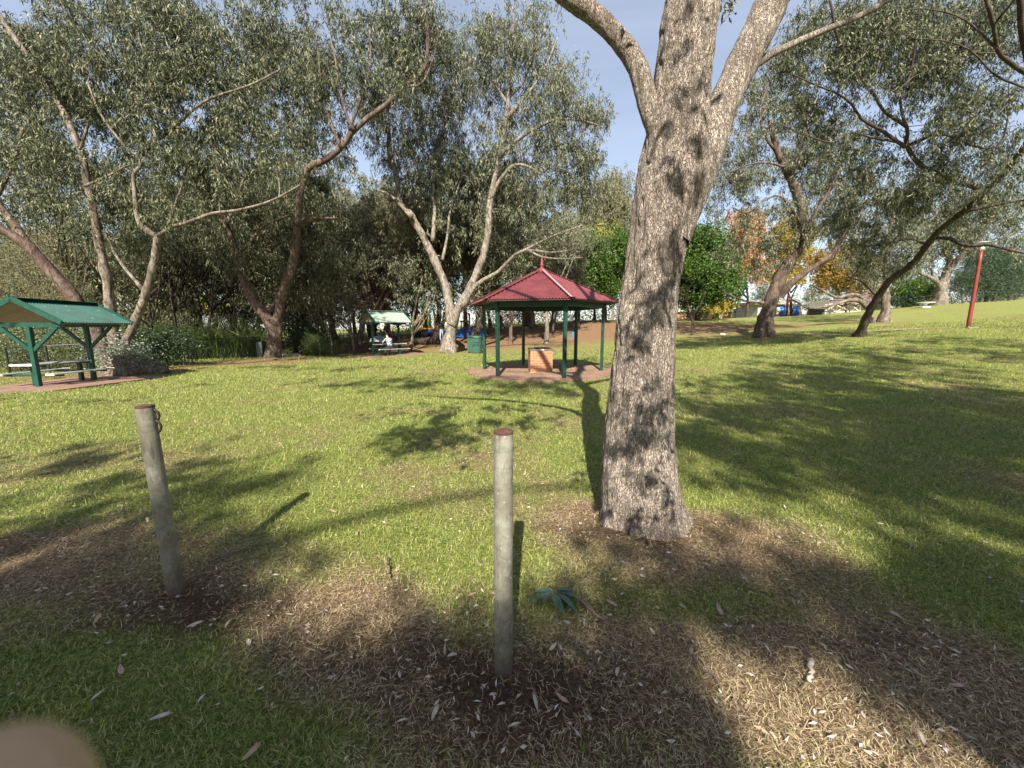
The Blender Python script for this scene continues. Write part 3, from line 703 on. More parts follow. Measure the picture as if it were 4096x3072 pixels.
def bollard(bu, bv, tu, tv, label, w):
    b0 = gpix(bu, bv); t0 = P(tu, tv, b0[1]); r = pr(w, t0); ax = t0 - b0; H = np.linalg.norm(ax)
    root = thing('bollard', label, 'bollard', b0, 0, 'steel pipe bollards in the grass'); root.rotation_mode = 'QUATERNION'
    root.rotation_quaternion = Vector(ax).to_track_quat('Z', 'Y')
    mb = MB(); zs = np.linspace(-.12, H - .002, 30); n = 32; a = np.linspace(0, 6.2832, n, endpoint=False); v = []
    for z in zs: v += [[r * math.cos(k), r * math.sin(k), z] for k in a]
    f = [[i * n + k, i * n + (k + 1) % n, (i + 1) * n + (k + 1) % n, (i + 1) * n + k] for i in range(29) for k in range(n)]
    mb.add(v, f); mb.build('pipe', M_galv, root, True)
    MB().lathe([(r * 1.0, H - .012), (r * 1.02, H - .006), (r * 1.0, H), (r * .82, H + .003), (r * .5, H + .0035)], n=32).build('cap', M_rust, root)
    return root, r, H
B1, r1, H1 = bollard(703, 2362, 579, 1622, 'galvanised pipe bollard with two chain rings on its side, in shade on the left', 83)
B2, r2, H2 = bollard(2014, 2690, 2014, 1722, 'galvanised pipe bollard in the middle foreground, in front of the gazebo', 79)
def dring(root, r, zc, s, thick, ang):
    xl = root.rotation_quaternion.inverted() @ Vector((1, 0, 0)); ang += math.atan2(xl.y, xl.x)
    a = np.linspace(-1.75, 1.75, 22); p = np.stack([r - .012 + s * .75 * (np.cos(a) + .18), np.zeros(22), zc + s * np.sin(a)], 1)
    c, s_ = math.cos(ang), math.sin(ang); p = np.stack([p[:, 0] * c, p[:, 0] * s_, p[:, 2]], 1)
    MB().tube(p, thick, 8).build('chain_ring', M_iron, root, True)
dring(B1, r1, H1 - .062, .034, .0065, .25); dring(B1, r1, H1 - .128, .036, .0065, .2)
dring(B2, r2, H2 - .15, .03, .0065, 1.1)
# ------------------------------------------------------------------ paints
M_dkgreen = paint('dark_green_paint', (.008, .040, .027), .45, .3, (.05, .12, .09), .66, 7); M_green = paint('green_paint', (.009, .055, .038), .45, .25, (.35, .4, .35), .7, 9)
M_roofgreen = paint('green_roof_sheet', (.013, .062, .047), .42, .28, (.10, .2, .16), .62, 2.2, metal=.1); M_roofpale = paint('pale_green_roof_sheet', (.25, .32, .26), .45, .2, metal=.1)
M_red = paint('red_roof_sheet', (.145, .036, .04), .5, .25, (.25, .13, .13), .68, 3.5, metal=.05); M_redtrim = paint('dark_red_trim', (.20, .035, .04), .5, .2); M_tan = paint('tan_lining', (.25, .21, .15), .7, .15)
M_cream = paint('cream_paint', (.62, .56, .44), .6, .12); M_white = paint('white_paint', (.74, .73, .70), .5, .1); M_alu = paint('weathered_aluminium', (.50, .51, .50), .4, .2, metal=.55)
M_steel = paint('stainless_steel', (.45, .46, .47), .25, .15, metal=.9); M_black = paint('black_metal', (.012, .012, .013), .45, .3); M_slab = paint('red_concrete', (.23, .135, .10), .85, .25, (.16, .10, .075), .6, 1.6)
M_blue = paint('blue_paint', (.03, .17, .55), .5, .2); M_lime = paint('lime_paint', (.52, .72, .06), .4, .12); M_orange = paint('orange_deck', (.60, .24, .05), .5, .2); M_binlid = paint('bin_green', (.02, .075, .048), .5, .25, (.06, .13, .095), .6, 5)
M_polered = paint('red_pole_paint', (.19, .035, .026), .45, .2); M_hipgrey = paint('grey_ridge_cap', (.30, .23, .24), .5, .15)
def rotz(a): return np.array([[math.cos(a), -math.sin(a), 0], [math.sin(a), math.cos(a), 0], [0, 0, 1]])
def corrugated(x0, x1, top, bot, pitch=.09, amp=.02, thick=.004):
    """sheet: ribs along x, running from top(x) to bot(x); both return 3d points"""
    n = int((x1 - x0) / pitch * 8); xs = np.linspace(x0, x1, n); v, f = [], []
    for s in (0, 1):
        for x in xs:
            w = amp * math.sin(2 * math.pi * x / pitch); a, b_ = np.array(top(x)), np.array(bot(x))
            for q in (a, b_): v.append(q + np.array([0, 0, w - s * thick]))
    for i in range(n - 1): f.append([2 * i, 2 * i + 1, 2 * i + 3, 2 * i + 2]); k = 2 * n; f.append([k + 2 * i, k + 2 * i + 2, k + 2 * i + 3, k + 2 * i + 1])
    return v, f

# ------------------------------------------------------------------ red roofed gazebo
gc = gp(2163, 13.75); HP = 2.32; ga = rad(-14.5)
gaz = thing('gazebo', 'six-sided gazebo with a red corrugated roof on green posts', 'gazebo', gc)
zt = lambda z: z
RP, RE, ZE, ZT = 2.12, 2.66, 2.37, 3.53
hexa = lambda r, k: np.array([r * math.cos(ga - math.pi / 2 + math.pi / 6 + k * math.pi / 3), r * math.sin(ga - math.pi / 2 + math.pi / 6 + k * math.pi / 3), 0])
for k in range(6):
    p = hexa(RP, k); MB().box((p[0], p[1], HP / 2), (.105, .105, HP), rotz(ga + k * math.pi / 3 + math.pi / 6), .008).build('post', M_dkgreen, gaz)
    a, b_ = hexa(RP, k), hexa(RP, k + 1); d = (b_ - a) / np.linalg.norm(b_ - a)
    MB().bar(a + [0, 0, HP - .06] - d * .02, b_ + [0, 0, HP - .06] + d * .02, .06, .16).build('beam', M_dkgreen, gaz)
    a, b_ = hexa(RE - .16, k), hexa(RE - .16, k + 1)
    MB().bar(a + [0, 0, ZE - .01], b_ + [0, 0, ZE - .01], .025, .09).build('fascia', M_dkgreen, gaz)
    # roof sheet of one side
    a, b_ = hexa(RE, k), hexa(RE, k + 1); mid = (a + b_) / 2; half = np.linalg.norm(b_ - a) / 2; ex = (b_ - a) / (2 * half); ap = np.array([0, 0, ZT])
    bot = lambda x, mid=mid, ex=ex: mid + ex * x + np.array([0, 0, ZE])
    topf = lambda x, mid=mid, ex=ex, half=half: mid * (abs(x) / half) + ex * x + np.array([0, 0, ZE + (ZT - ZE) * (1 - abs(x) / half)])
    v_, f_ = corrugated(-half, half, topf, bot); MB().add(v_, f_).build('roof_sheet', M_red, gaz)
    MB().prism([mid * .98 - ex * half * .96 + [0, 0, ZE - .03], mid * .98 + ex * half * .96 + [0, 0, ZE - .03], [0, 0, ZT - .06]], [0, 0, -.012]).build('ceiling_lining', M_tan, gaz)
    c0 = hexa(RE + .015, k) + [0, 0, ZE + .03]; c1 = np.array([0, 0, ZT + .03])
    MB().bar(c0, c1, .19, .012).build('hip_cap', M_red, gaz)
    if k == 0: sd_ = np.cross(c1 - c0, [0, 0, 1.0]); sd_ = -sd_ / np.linalg.norm(sd_) * .065; MB().bar(c0 + sd_ + [0, 0, .012], c1 + sd_ * .3 + [0, 0, .012], .06, .012).build('hip_strip', M_hipgrey, gaz)
MB().lathe([(.30, ZT - .12), (.16, ZT - .02), (.05, ZT + .06), (.045, ZT + .1), (.075, ZT + .12), (.075, ZT + .15), (.03, ZT + .18), (.05, ZT + .24), (.035, ZT + .31), (.012, ZT + .40), (.004, ZT + .44)], n=14).build('finial', M_redtrim, gaz, True)
def slab(name, c, r, n=40, th=.10, up=.02, rot=0, ell_=(1, 1), poly=None):
    v = []
    pts = [(r * ell_[0] * math.cos(a), r * ell_[1] * math.sin(a)) for a in np.linspace(0, 6.2832, n, endpoint=False)] if poly is None else poly
    q = [rotz(rot) @ np.array([x, y, 0]) + c for x, y in pts]
    zz = [float(gz_s(p[0], p[1])) + up for p in q]
    z = max(np.mean(zz), np.mean(zz))
    o = MB().prism([[p[0], p[1], h - th] for p, h in zip(q, zz)], [0, 0, th]).build(name, M_slab)
    return tag(o, kind='structure')
slab('paving', gc, 2.62, up=.045)
# brick barbecue
m, nt, b = newmat('bricks'); v = coords(nt, (1, 1, 1))
br = nt.nodes.new('ShaderNodeTexBrick'); tcn = nt.nodes.new('ShaderNodeTexCoord'); sxyz = nt.nodes.new('ShaderNodeSeparateXYZ'); cxyz = nt.nodes.new('ShaderNodeCombineXYZ')
nt.links.new(tcn.outputs['Object'], sxyz.inputs[0]); nt.links.new(mathn(nt, 'ADD', sxyz.outputs[0], sxyz.outputs[1]), cxyz.inputs[0]); nt.links.new(sxyz.outputs[2], cxyz.inputs[1]); nt.links.new(cxyz.outputs[0], br.inputs['Vector'])
br.inputs['Scale'].default_value = 1; br.inputs['Brick Width'].default_value = .24; br.inputs['Row Height'].default_value = .086; br.inputs['Mortar Size'].default_value = .007
br.inputs['Color1'].default_value = (.30, .12, .05, 1); br.inputs['Color2'].default_value = (.38, .17, .075, 1); br.inputs['Mortar'].default_value = (.42, .33, .24, 1)
nt.links.new(mixc(nt, ramp(nt, noise_n(nt, v, 9, 5), [(.4, (0, 0, 0)), (.7, (.5,) * 3)]), br.outputs[0], (.30, .12, .06)), b.inputs['Base Color']); b.inputs['Roughness'].default_value = .85; bump(nt, b, br.outputs['Fac'], -.5, .01)
bc = gp(2160, 13.45); bq = thing('barbecue', 'square brick barbecue with a steel hotplate top under the red gazebo', 'barbecue', (bc[0], bc[1], bc[2] + .03), rad(3))
MB().box((0, 0, .36), (.76, .76, .74)).build('brick_base', m, bq)
MB().box((0, 0, .765), (.80, .80, .07), None, .015).build('bench_top', M_steel, bq); MB().box((.06, 0, .813), (.5, .5, .026), None, .01).build('hotplate', M_black, bq)
MB().box((0, -.402, .765), (.16, .006, .035)).build('label_plate', M_white, bq)

# ------------------------------------------------------------------ picnic shelters with their tables
def shelter(label, p0, p1, HB, roofm, straight, over=.34, half=1.25, rise=.66):
    p0, p1 = np.array(p0), np.array(p1); c = (p0 + p1) / 2; d = p1 - p0; a = math.atan2(d[1], d[0]); sp = math.hypot(d[0], d[1]) / 2
    root = thing('picnic_shelter', label, 'shelter', c, a, 'picnic shelters on the lawn'); L = sp + over; xf = sp + over
    for s in (-1, 1):
        zb = (p0 if s < 0 else p1)[2] - c[2]
        po = MB().box((s * sp, 0, (HB + zb) / 2), (.12, .12, HB - zb), None, .008).build('post', M_green if straight else M_dkgreen, root)
        MB().box((s * sp, 0, zb + .03), (.18, .18, .05)).build('base_plate', M_green, root)
        MB().bar((s * sp, -half * .86, HB), (s * sp, half * .86, HB), .10, .14).build('cross_beam', M_green if straight else M_dkgreen, root)
        for q in (-1, 1):
            if straight: MB().bar((s * sp, q * .05, HB - .78), (s * sp, q * .80, HB - .06), .075, .09).build('brace', M_green, root)
            else:
                t_ = np.linspace(0, 1, 8); MB().tube([(s * sp, q * (.05 + .55 * x ** 2), HB - .6 + .55 * math.sqrt(max(0, 1 - (1 - x) ** 2))) for x in t_], .025, 6).build('brace', M_dkgreen, root)
                MB().tube([(s * (sp - .05 - .5 * x ** 2), 0, HB - .6 + .55 * math.sqrt(max(0, 1 - (1 - x) ** 2))) for x in t_], .02, 6).build('brace', M_dkgreen, root)
        if not straight: MB().prism([(s * (sp + .05), -half * .9, HB + .1), (s * (sp + .05), half * .9, HB + .1), (s * (sp + .05), 0, HB + .08 + rise * .92)], (s * .02, 0, 0)).build('gable_panel', M_tan, root)
    for q in (-1, 1):
        z0, z1 = HB + .07, HB + .12 + rise
        tp_ = lambda x: (x, 0, z1); bt_ = lambda x, q=q: (x, q * half, z0)
        v_, f_ = corrugated(-L, L, tp_, bt_); MB().add(v_, f_).build('roof_sheet', roofm, root)
        v_ = [np.array((x, y, z - .03)) for x in (-L + .03, L - .03) for y, z in ((0, z1), (q * (half - .03), z0))]
        MB().prism([v_[0], v_[1], v_[3], v_[2]], (0, 0, -.015)).build('ceiling_lining', M_tan, root)
        for s in (-1, 1): MB().bar((s * (L + .005), 0, z1 - .0), (s * (L + .005), q * (half + .02), z0 - .0), .03, .15).build('barge_board', M_green if straight else M_dkgreen, root)
        MB().bar((-L, q * .10, z1 - .035), (L, q * .10, z1 - .035), .22, .01, up=(0, -q * .48, .88)).build('ridge_cap', roofm, root)
    return root, c, a
def picnic_table(label, c, a, sc=1.0, L=2.0):
    root = thing('picnic_table', label, 'table', c, a, 'picnic tables under the shelters')
    for y in (-.24, 0, .24): MB().box((0, y, .745), (L, .225, .04), None, .012).build('table_plank', M_alu, root)
    for q in (-1, 1):
        MB().box((0, q * .74, .445), (L, .25, .04), None, .012).build('bench_seat', M_alu, root)
    for s in (-1, 1):
        x = s * L * .36
        MB().box((x, 0, .40), (.06, 1.70, .07)).box((x, 0, .69), (.06, .74, .07)).build('cross_rail', M_green, root)
        MB().bar((x, 0, .0), (x, 0, .66), .10, .10, up=(1, 0, 0)).build('leg', M_dkgreen, root)
        for q in (-1, 1): MB().box((s * (L / 2 + .006), q * .74, .445), (.012, .26, .05)).build('end_cap', M_white, root)
        MB().box((s * (L / 2 + .006), 0, .745), (.012, .74, .05)).build('end_cap', M_white, root)
    return root
q0, q1 = gp(159, 12.0), gp(379, 13.75)
S1, c1, a1 = shelter('green gabled picnic shelter with straight braces, at the left edge of the lawn', q0, q1, 2.02, M_roofgreen, True)
tc = c1 + rotz(a1) @ np.array([.1, .35, 0]); tc[2] = float(gz(tc[0], tc[1])) + .04
picnic_table('silver and green picnic table with nobody at it, under the left shelter', tc, a1)
slab('paving', c1, 1, rot=a1, up=.03, poly=[(-2.1, -1.6), (2.2, -1.5), (2.3, 1.7), (-2.0, 1.7)])
q0, q1 = gp(1494, 24.6), gp(1598, 25.8)
S2, c2, a2 = shelter('small picnic shelter with a pale ribbed roof and dark posts, far across the lawn', q0, q1, 2.10, M_roofpale, False)
tc2 = c2 + rotz(a2) @ np.array([0.1, -.25, 0]); tc2[2] = float(gz(tc2[0], tc2[1])) + .03
picnic_table('picnic table with a person in a checked shirt sitting at it, far shelter', tc2, a2)
slab('paving', c2, 1, rot=a2, up=.03, poly=[(-2.1, -1.7), (2.2, -1.7), (2.2, 1.6), (-2.0, 1.6)])
# information lectern
lp = gp(1512, 26.2); lc = thing('information_sign', 'grey information panel on two posts behind the far shelter table', 'sign', lp)
for s in (-1, 1): MB().box((s * .28, 0, .5), (.07, .07, 1.0)).build('post', M_black, lc)
MB().bar((0, -.28, .96), (0, .28, 1.28), .85, .04).build('panel', M_white, lc)
M_print = paint('printed_panel', (.35, .42, .45), .4, .4, (.12, .14, .15), .55, 14); MB().bar((0, -.25, .998), (0, .25, 1.284), .78, .012).build('print', M_print, lc)

# ------------------------------------------------------------------ litter bin
bp = gp(1900, 26.6); bn = thing('litter_bin', 'dark green rounded bin housing with wavy slots, left of the gazebo', 'bin', bp, rad(-6))
def rrect(w, d, r, n=6):
    return [(sx * (w / 2 - r) + r * math.cos(a), sy * (d / 2 - r) + r * math.sin(a)) for sx, sy, a0 in ((1, 1, 0), (-1, 1, 90), (-1, -1, 180), (1, -1, 270)) for a in [rad(a0 + 90 * k / n) for k in range(n + 1)]]
MB().prism([(x, y, .04) for x, y in rrect(.98, .80, .26)], (0, 0, .98)).build('body', M_binlid, bn)
mb = MB(); pts = rrect(1.02, .84, .28)
for z, s in ((1.03, 1.0), (1.08, 1.0), (1.14, .94), (1.18, .80)): mb.v.append(np.array([(x * s, y * s, z) for x, y in pts])); mb.n += len(pts)
n = len(pts); mb.f += [[i * n + k, i * n + (k + 1) % n, (i + 1) * n + (k + 1) % n, (i + 1) * n + k] for i in range(3) for k in range(n)] + [[3 * n + k for k in range(n)], list(range(n))[::-1]]
mb.build('lid', M_binlid, bn, True)
MB().box((-.36, -.405, .56), (.14, .03, .96)).build('door_post', M_binlid, bn); MB().box((-.2, -.42, 1.09), (.34, .04, .07)).build('slot_opening', M_black, bn)
for z in (.72, .58, .49): MB().tube([(x, -.402, z + .05 * math.sin((x - .0) * 9)) for x in np.linspace(-.12, .36, 14)], .012, 5).build('wave_slot', M_black, bn)

# ------------------------------------------------------------------ red light pole
pb = gp(3872, 20.0); ptop = P(3926, 1000, 20.0); lp_ = thing('lamp_post', 'red lamp post with a flat disc lamp on the right-hand slope', 'lamp post', pb); H = ptop[2] - pb[2]
tilt = (ptop[0] - pb[0]) / H
MB().tube([(tilt * z, 0, z) for z in np.linspace(-.1, H, 8)], np.linspace(.09, .066, 8), 14).build('pole', M_polered, lp_, True)
MB().box((0, 0, .02), (.5, .5, .04)).build('base_plate', M_alu, lp_)
for s in ((1, 1), (-1, 1), (1, -1), (-1, -1)): MB().lathe([(.02, .04), (.02, .09)], (s[0] * .2, s[1] * .2, 0), 8).build('bolt', M_alu, lp_)
mb = MB()
for k in range(4):
    a = k * math.pi / 2 + .4; mb.tube([(tilt * H + .10 * math.cos(a), .10 * math.sin(a), H - .02), (tilt * H + .12 * math.cos(a), .12 * math.sin(a), H + .34)], .012, 6)
mb.build('lamp_cage', M_alu, lp_); MB().lathe([(.08, H), (.09, H + .18), (.05, H + .28)], (tilt * H, 0, 0), 12).build('lamp_glass', M_white, lp_, True)
MB().lathe([(.01, H + .40), (.15, H + .40), (.27, H + .36), (.28, H + .345), (.25, H + .335), (.01, H + .335)][::-1], (tilt * H, 0, 0), 28).build('lamp_hood', M_alu, lp_, True)

# ------------------------------------------------------------------ playground beyond the lawn
def zpx(u, v, Y): return P(u, v, Y)
c3 = lambda x, y: (1400 + x / 3.687, 1000 + y / 3.687)
pg = gp(1720, 37); play = thing('play_structure', 'climbing frame with tall lime green bent stems and an orange deck in the playground', 'play equipment', pg)
stems = [[(915, 1230), (880, 1090)], [(935, 1190), (930, 1080), (905, 980)], [(975, 1190), (960, 1100), (925, 1000)], [(1003, 1010), (985, 960)], [(1030, 1210), (1040, 1080), (1085, 960), (1090, 880)], [(1085, 1130), (1085, 900)], [(1150, 1150), (1145, 1020), (1095, 910)], [(1180, 1100), (1180, 950)], [(1260, 1130), (1250, 980), (1220, 855)], [(1285, 1150), (1280, 1000), (1310, 930)], [(1296, 930), (1350, 830)], [(1300, 1070), (1310, 960), (1290, 900)], [(1355, 1130), (1380, 1000), (1390, 940)], [(1370, 1110), (1420, 990)], [(1040, 1200), (1046, 1120), (1100, 1000)]]
for i, s in enumerate(stems):
    Y = 36.5 + (i * 37 % 10) * .16; q = spline([zpx(*c3(*p), Y) for p in s], .2) - np.array(pg); k = len(q)
    g0 = q[0].copy(); g0[2] = float(gz(q[0][0] + pg[0], q[0][1] + pg[1])) - pg[2]
    MB().tube(q, np.linspace(.105, .085, k), 9).build('stem', M_lime, play, True)
    if g0[2] < q[0][2] - .1: MB().tube([g0, q[0]], .09, 8).build('stem_foot', M_dkgreen, play, True)
for u, v0, v1 in ((1690, 1310, 1352), (1710, 1300, 1352), (1722, 1290, 1352), (1740, 1308, 1352), (1752, 1304, 1352)):
    a_, b_ = zpx(u, v0, 36.2), gp(u, 36.2); MB().tube([b_ - pg, a_ - pg], .06, 8).build('post', M_dkgreen, play)
a_, b_ = zpx(1690, 1314, 36.4), zpx(1770, 1316, 36.4); MB().bar(a_ - pg, b_ - pg, 1.2, .12).build('deck', M_orange, play)
for dv in (8, 20): MB().bar(zpx(1684, 1314 + dv, 36.0) - pg, zpx(1720, 1314 + dv, 36.0) - pg, .06, .10).build('rail', M_black, play)
a_, b_ = zpx(1728, 1318, 36.0), zpx(1705, 1336, 35.2); MB().bar(a_ - pg, b_ - pg, .6, .06).build('slide', M_blue, play)
q = gp(1880, 37.5); o = MB(); a = np.linspace(0, 6.2832, 28, endpoint=False)
vb = [np.array([q[0] + 1.9 * r * math.cos(k), q[1] + 1.2 * r * math.sin(k), q[2] - .05 + 1.0 * (1 - r ** 2.2) * (1 + .15 * math.sin(3 * k))]) for r in (1, .85, .65, .4, .15) for k in a]
f = [[i * 28 + k, i * 28 + (k + 1) % 28, (i + 1) * 28 + (k + 1) % 28, (i + 1) * 28 + k] for i in range(4) for k in range(28)] + [[4 * 28 + k for k in range(28)]]
tag(o.add(vb, f).build('play_mound', M_blue, None, True), 'low blue rubber mound in the playground behind the big forked tree', 'play mound')
def simple_frame(name, label, cat, base, items):
    r = thing(name, label, cat, base)
    for nm, mat, fn in items: fn(MB()).build(nm, mat, r)
    return r
sb = gp(1856, 36); sw = thing('swing_set', 'tall red poled play frame above the blue mound', 'play equipment', sb)
for u, v0 in ((1856, 1242), (1878, 1255)): MB().tube([gp(u, 36) - sb, zpx(u, v0, 36) - sb], .075, 8).build('post', M_polered, sw)
MB().tube([zpx(1856, 1244, 36) - sb, zpx(1878, 1257, 36) - sb], .05, 8).build('top_bar', M_polered, sw)
rp = gp(1984, 33); tag(MB().tube([rp, zpx(1984, 1238, 33)], .06, 8).build('red_post', M_polered), 'thin red post standing just left of the gazebo corner post', 'post')
cb = gp(1862, 46); cs = thing('shade_shelter', 'small cream roofed shelter at the back of the playground', 'shelter', cb)
for u in (1845, 1876): MB().bar(gp(u, 46) - cb, zpx(u, 1288, 46) - cb, .12).build('post', M_cream, cs)
MB().bar(zpx(1843, 1286, 46) - cb, zpx(1879, 1286, 46) - cb, 1.4, .22).build('roof', M_cream, cs)
bpz = gp(2291, 33.5); tag(MB().tube([bpz, zpx(2291, 1328, 33.5)], .11, 10).build('marker_post', M_blue), 'short bright blue post standing in the bark mulch behind the gazebo', 'post')
lg = gp(1700, 33); tag(MB().tube([gp(1660, 33) + [0, 0, .2], gp(1705, 32.6) + [0, 0, .3], gp(1757, 32.5) + [0, 0, .35]], [.30, .33, .36], 12).build('fallen_log', BK_dark, None, True), 'dark fallen log lying in front of the play structure', 'log')

# ------------------------------------------------------------------ fences
M_wire = paint('black_wire', (.015, .016, .014), .5, .3)
def chain_fence(label, pts, Hf, pitch=.16):
    q = [gp(u, Y) for u, Y in pts]; root = thing('chain_link_fence', label, 'fence', q[0]); o_ = np.array(root.location)
    mesh = MB()
    for a_, b_ in zip(q[:-1], q[1:]):
        L = np.linalg.norm(b_ - a_); MB().tube([a_ - o_ + [0, 0, Hf], b_ - o_ + [0, 0, Hf]], .028, 7).build('top_rail', M_wire, root)
        n = int(L / pitch); d = (b_ - a_) / n; k = Hf / pitch
        for i in range(n):
            for sgn in (1, -1):
                s0 = a_ + d * i; e = i + sgn * k
                e2 = min(max(e, 0), n); hh = Hf * abs(e2 - i) / k
                if hh > .05: mesh.bar(s0 - o_ + [0, 0, .03], a_ + d * e2 - o_ + [0, 0, hh], .006, .006)
    for a_ in q: MB().tube([a_ - o_ - [0, 0, .1], a_ - o_ + [0, 0, Hf + .02]], .04, 8).build('post', M_wire, root)
    mesh.build('wire_mesh', M_wire, root)
chain_fence('black chain-link fence in front of the tall reeds', [(770, 21), (895, 23), (1025, 24.2), (1046, 26)], 1.28)
chain_fence('dark chain-link fence running behind the left shelter', [(40, 17.5), (200, 17), (350, 17.6)], 1.2)
gp_ = gp(1040, 24.4); tag(MB().box(gp_ + [0, 0, .5], (.34, .25, 1.0), rotz(.5), .03).build('utility_box', paint('grey_box', (.14, .16, .17), .5, .2)), 'grey box at the end of the chain-link fence beside the forked tree', 'utility box')

# ------------------------------------------------------------------ buildings behind the mound
def wbox(mb, u0, u1, v0, v1, Y, dep, o_):
    a_, b_ = P(u0, v1, Y), P(u1, v0, Y); return mb.box(((a_ + b_) / 2) + [0, dep / 2, 0] - o_, (abs(b_[0] - a_[0]), dep, abs(b_[2] - a_[2])))
bb = P(2820, 1290, 72); bd = thing('amenities_building', 'long low terracotta building with a white roof edge beyond the mulch bank', 'building', bb); O = np.array(bb)
M_terra = paint('terracotta_wall', (.46, .25, .14), .8, .15, scale=.6); M_dark = paint('dark_recess', (.05, .05, .05), .7, .2)
wbox(MB(), 2600, 2932, 1246, 1300, 72, 8, O).build('wall', M_terra, bd); wbox(MB(), 2590, 2940, 1237, 1247, 71.4, 10, O).build('roof', M_white, bd)
for u in (2785, 2834, 2884): wbox(MB(), u, u + 5, 1247, 1300, 71.5, .4, O).build('post', M_white, bd)
wbox(MB(), 2848, 2878, 1252, 1300, 71.9, .3, O).build('doorway', M_dark, bd); wbox(MB(), 2868, 2876, 1252, 1300, 71.8, .2, O).build('door', M_green, bd)
for u in (2745, 2800): wbox(MB(), u, u + 14, 1254, 1268, 71.93, .1, O).build('window', M_dark, bd)
wb = P(2960, 1290, 66); wl = thing('mural_wall', 'white wall with a painted arch and a yellow flower', 'wall', wb); O = np.array(wb)
wbox(MB(), 2930, 2980, 1235, 1300, 66, .5, O).build('panel', M_cream, wl)
a = np.linspace(0, math.pi, 12); cA = P(2952, 1252, 65.9) - O; MB().prism([(cA[0] + .72 * math.cos(k), cA[1], cA[2] + .5 * math.sin(k)) for k in a], (0, .08, 0)).build('arch', paint('brown_paint', (.22, .13, .1), .7), wl)
wbox(MB(), 2944, 2952, 1252, 1276, 65.94, .05, O).build('door', paint('teal_door', (.12, .2, .22), .6), wl)
cA = P(2959, 1260, 65.9) - O; mb = MB()
for k in range(6): mb.box(cA + [.16 * math.cos(k * 1.05), 0, .16 * math.sin(k * 1.05)], (.16, .05, .16), None, .04)
mb.build('flower', paint('yellow_paint', (.7, .5, .05), .6), wl)
rb = P(3005, 1290, 63); O = np.array(rb); rw = thing('ramp_wall', 'pale sloping ramp wall with a handrail beside the mural wall', 'wall', rb)
MB().prism([P(2975, 1300, 63) - O, P(3030, 1300, 63) - O, P(3030, 1234, 63) - O, P(2978, 1249, 63) - O], (0, .5, 0)).build('panel', paint('pale_pink_wall', (.50, .40, .33), .8), rw)
MB().tube([P(2985, 1240, 62.8) - O, P(3026, 1226, 62.8) - O], .06, 6).build('handrail', M_white, rw)
mbp = P(3140, 1290, 60); O = np.array(mbp); mw = thing('mural_building', 'grey building front with two blue painted panels behind the leaning trunk', 'building', mbp)
M_render = paint('grey_render', (.44, .41, .36), .8, .2, scale=.8)
wbox(MB(), 3026, 3236, 1216, 1300, 60, 6, O).build('wall', M_render, mw); wbox(MB(), 3020, 3150, 1206, 1217, 59.5, 7, O).build('roof', paint('tan_roof', (.32, .26, .2), .7), mw)
m, nt, b = newmat('blue_mural'); v = coords(nt); nt.links.new(ramp(nt, noise_n(nt, v, 1.6, 5, .6, 1.5), [(.35, (.01, .02, .12)), (.5, (.02, .08, .35)), (.6, (.1, .35, .5)), (.75, (.45, .6, .5))]), b.inputs['Base Color'])
wbox(MB(), 3117, 3146, 1223, 1266, 59.9, .12, O).build('mural_panel', m, mw); wbox(MB(), 3170, 3200, 1222, 1264, 59.9, .12, O).build('mural_panel', m, mw)
tag(wbox(MB(), 3150, 3157, 1180, 1266, 59, .45, np.zeros(3)).build('red_column', M_polered), 'tall red post in front of the blue murals', 'post')
rt = P(3265, 1290, 54); O = np.array(rt); rwl = thing('retaining_wall', 'dark timber retaining wall between the murals and the white railings', 'wall', rt)
for k in range(5): wbox(MB(), 3236, 3298, 1236 + k * 5, 1240.5 + k * 5, 54, .3, O).build('sleeper', paint('dark_sleeper', (.06, .055, .055), .8) if k == 0 else bpy.data.materials['dark_sleeper'], rwl)
fb = P(3340, 1260, 50); O = np.array(fb); ft = thing('railing', 'white cross-braced railing on a concrete edge in front of the brown roof', 'railing', fb)
for u0, u1 in ((3300, 3346), (3350, 3400), (3404, 3440)):
    for e in (((u0, 1222), (u1, 1246)), ((u0, 1244), (u1, 1218))): MB().bar(P(*e[0], 50) - O, P(*e[1], 50) - O, .09, .09).build('cross_brace', M_cream, ft)
    wbox(MB(), u1, u1 + 4, 1212, 1252, 49.9, .15, O).build('post', M_cream, ft)
    MB().bar(P(u0, 1218, 50.1) - O, P(u1, 1214, 50.1) - O, .08, .08).build('rail', M_cream, ft)
wbox(MB(), 3298, 3450, 1249, 1262, 50.2, .4, O).build('concrete_edge', M_render, ft)
hb = P(3430, 1240, 62); O = np.array(hb); hs_ = thing('house', 'low brown-roofed building with a cream wall behind the railings', 'building', hb)
wbox(MB(), 3330, 3530, 1200, 1290, 62, 6, O).build('wall', M_cream, hs_)
MB().prism([P(3318, 1210, 60.8) - O, P(3545, 1206, 60.8) - O, P(3530, 1152, 65) - O, P(3360, 1182, 65) - O], (0, 0, -.3)).build('roof', paint('brown_roof', (.13, .09, .075), .7), hs_)
wbox(MB(), 3325, 3470, 1200, 1222, 61.6, .3, O).build('window_band', M_dark, hs_)

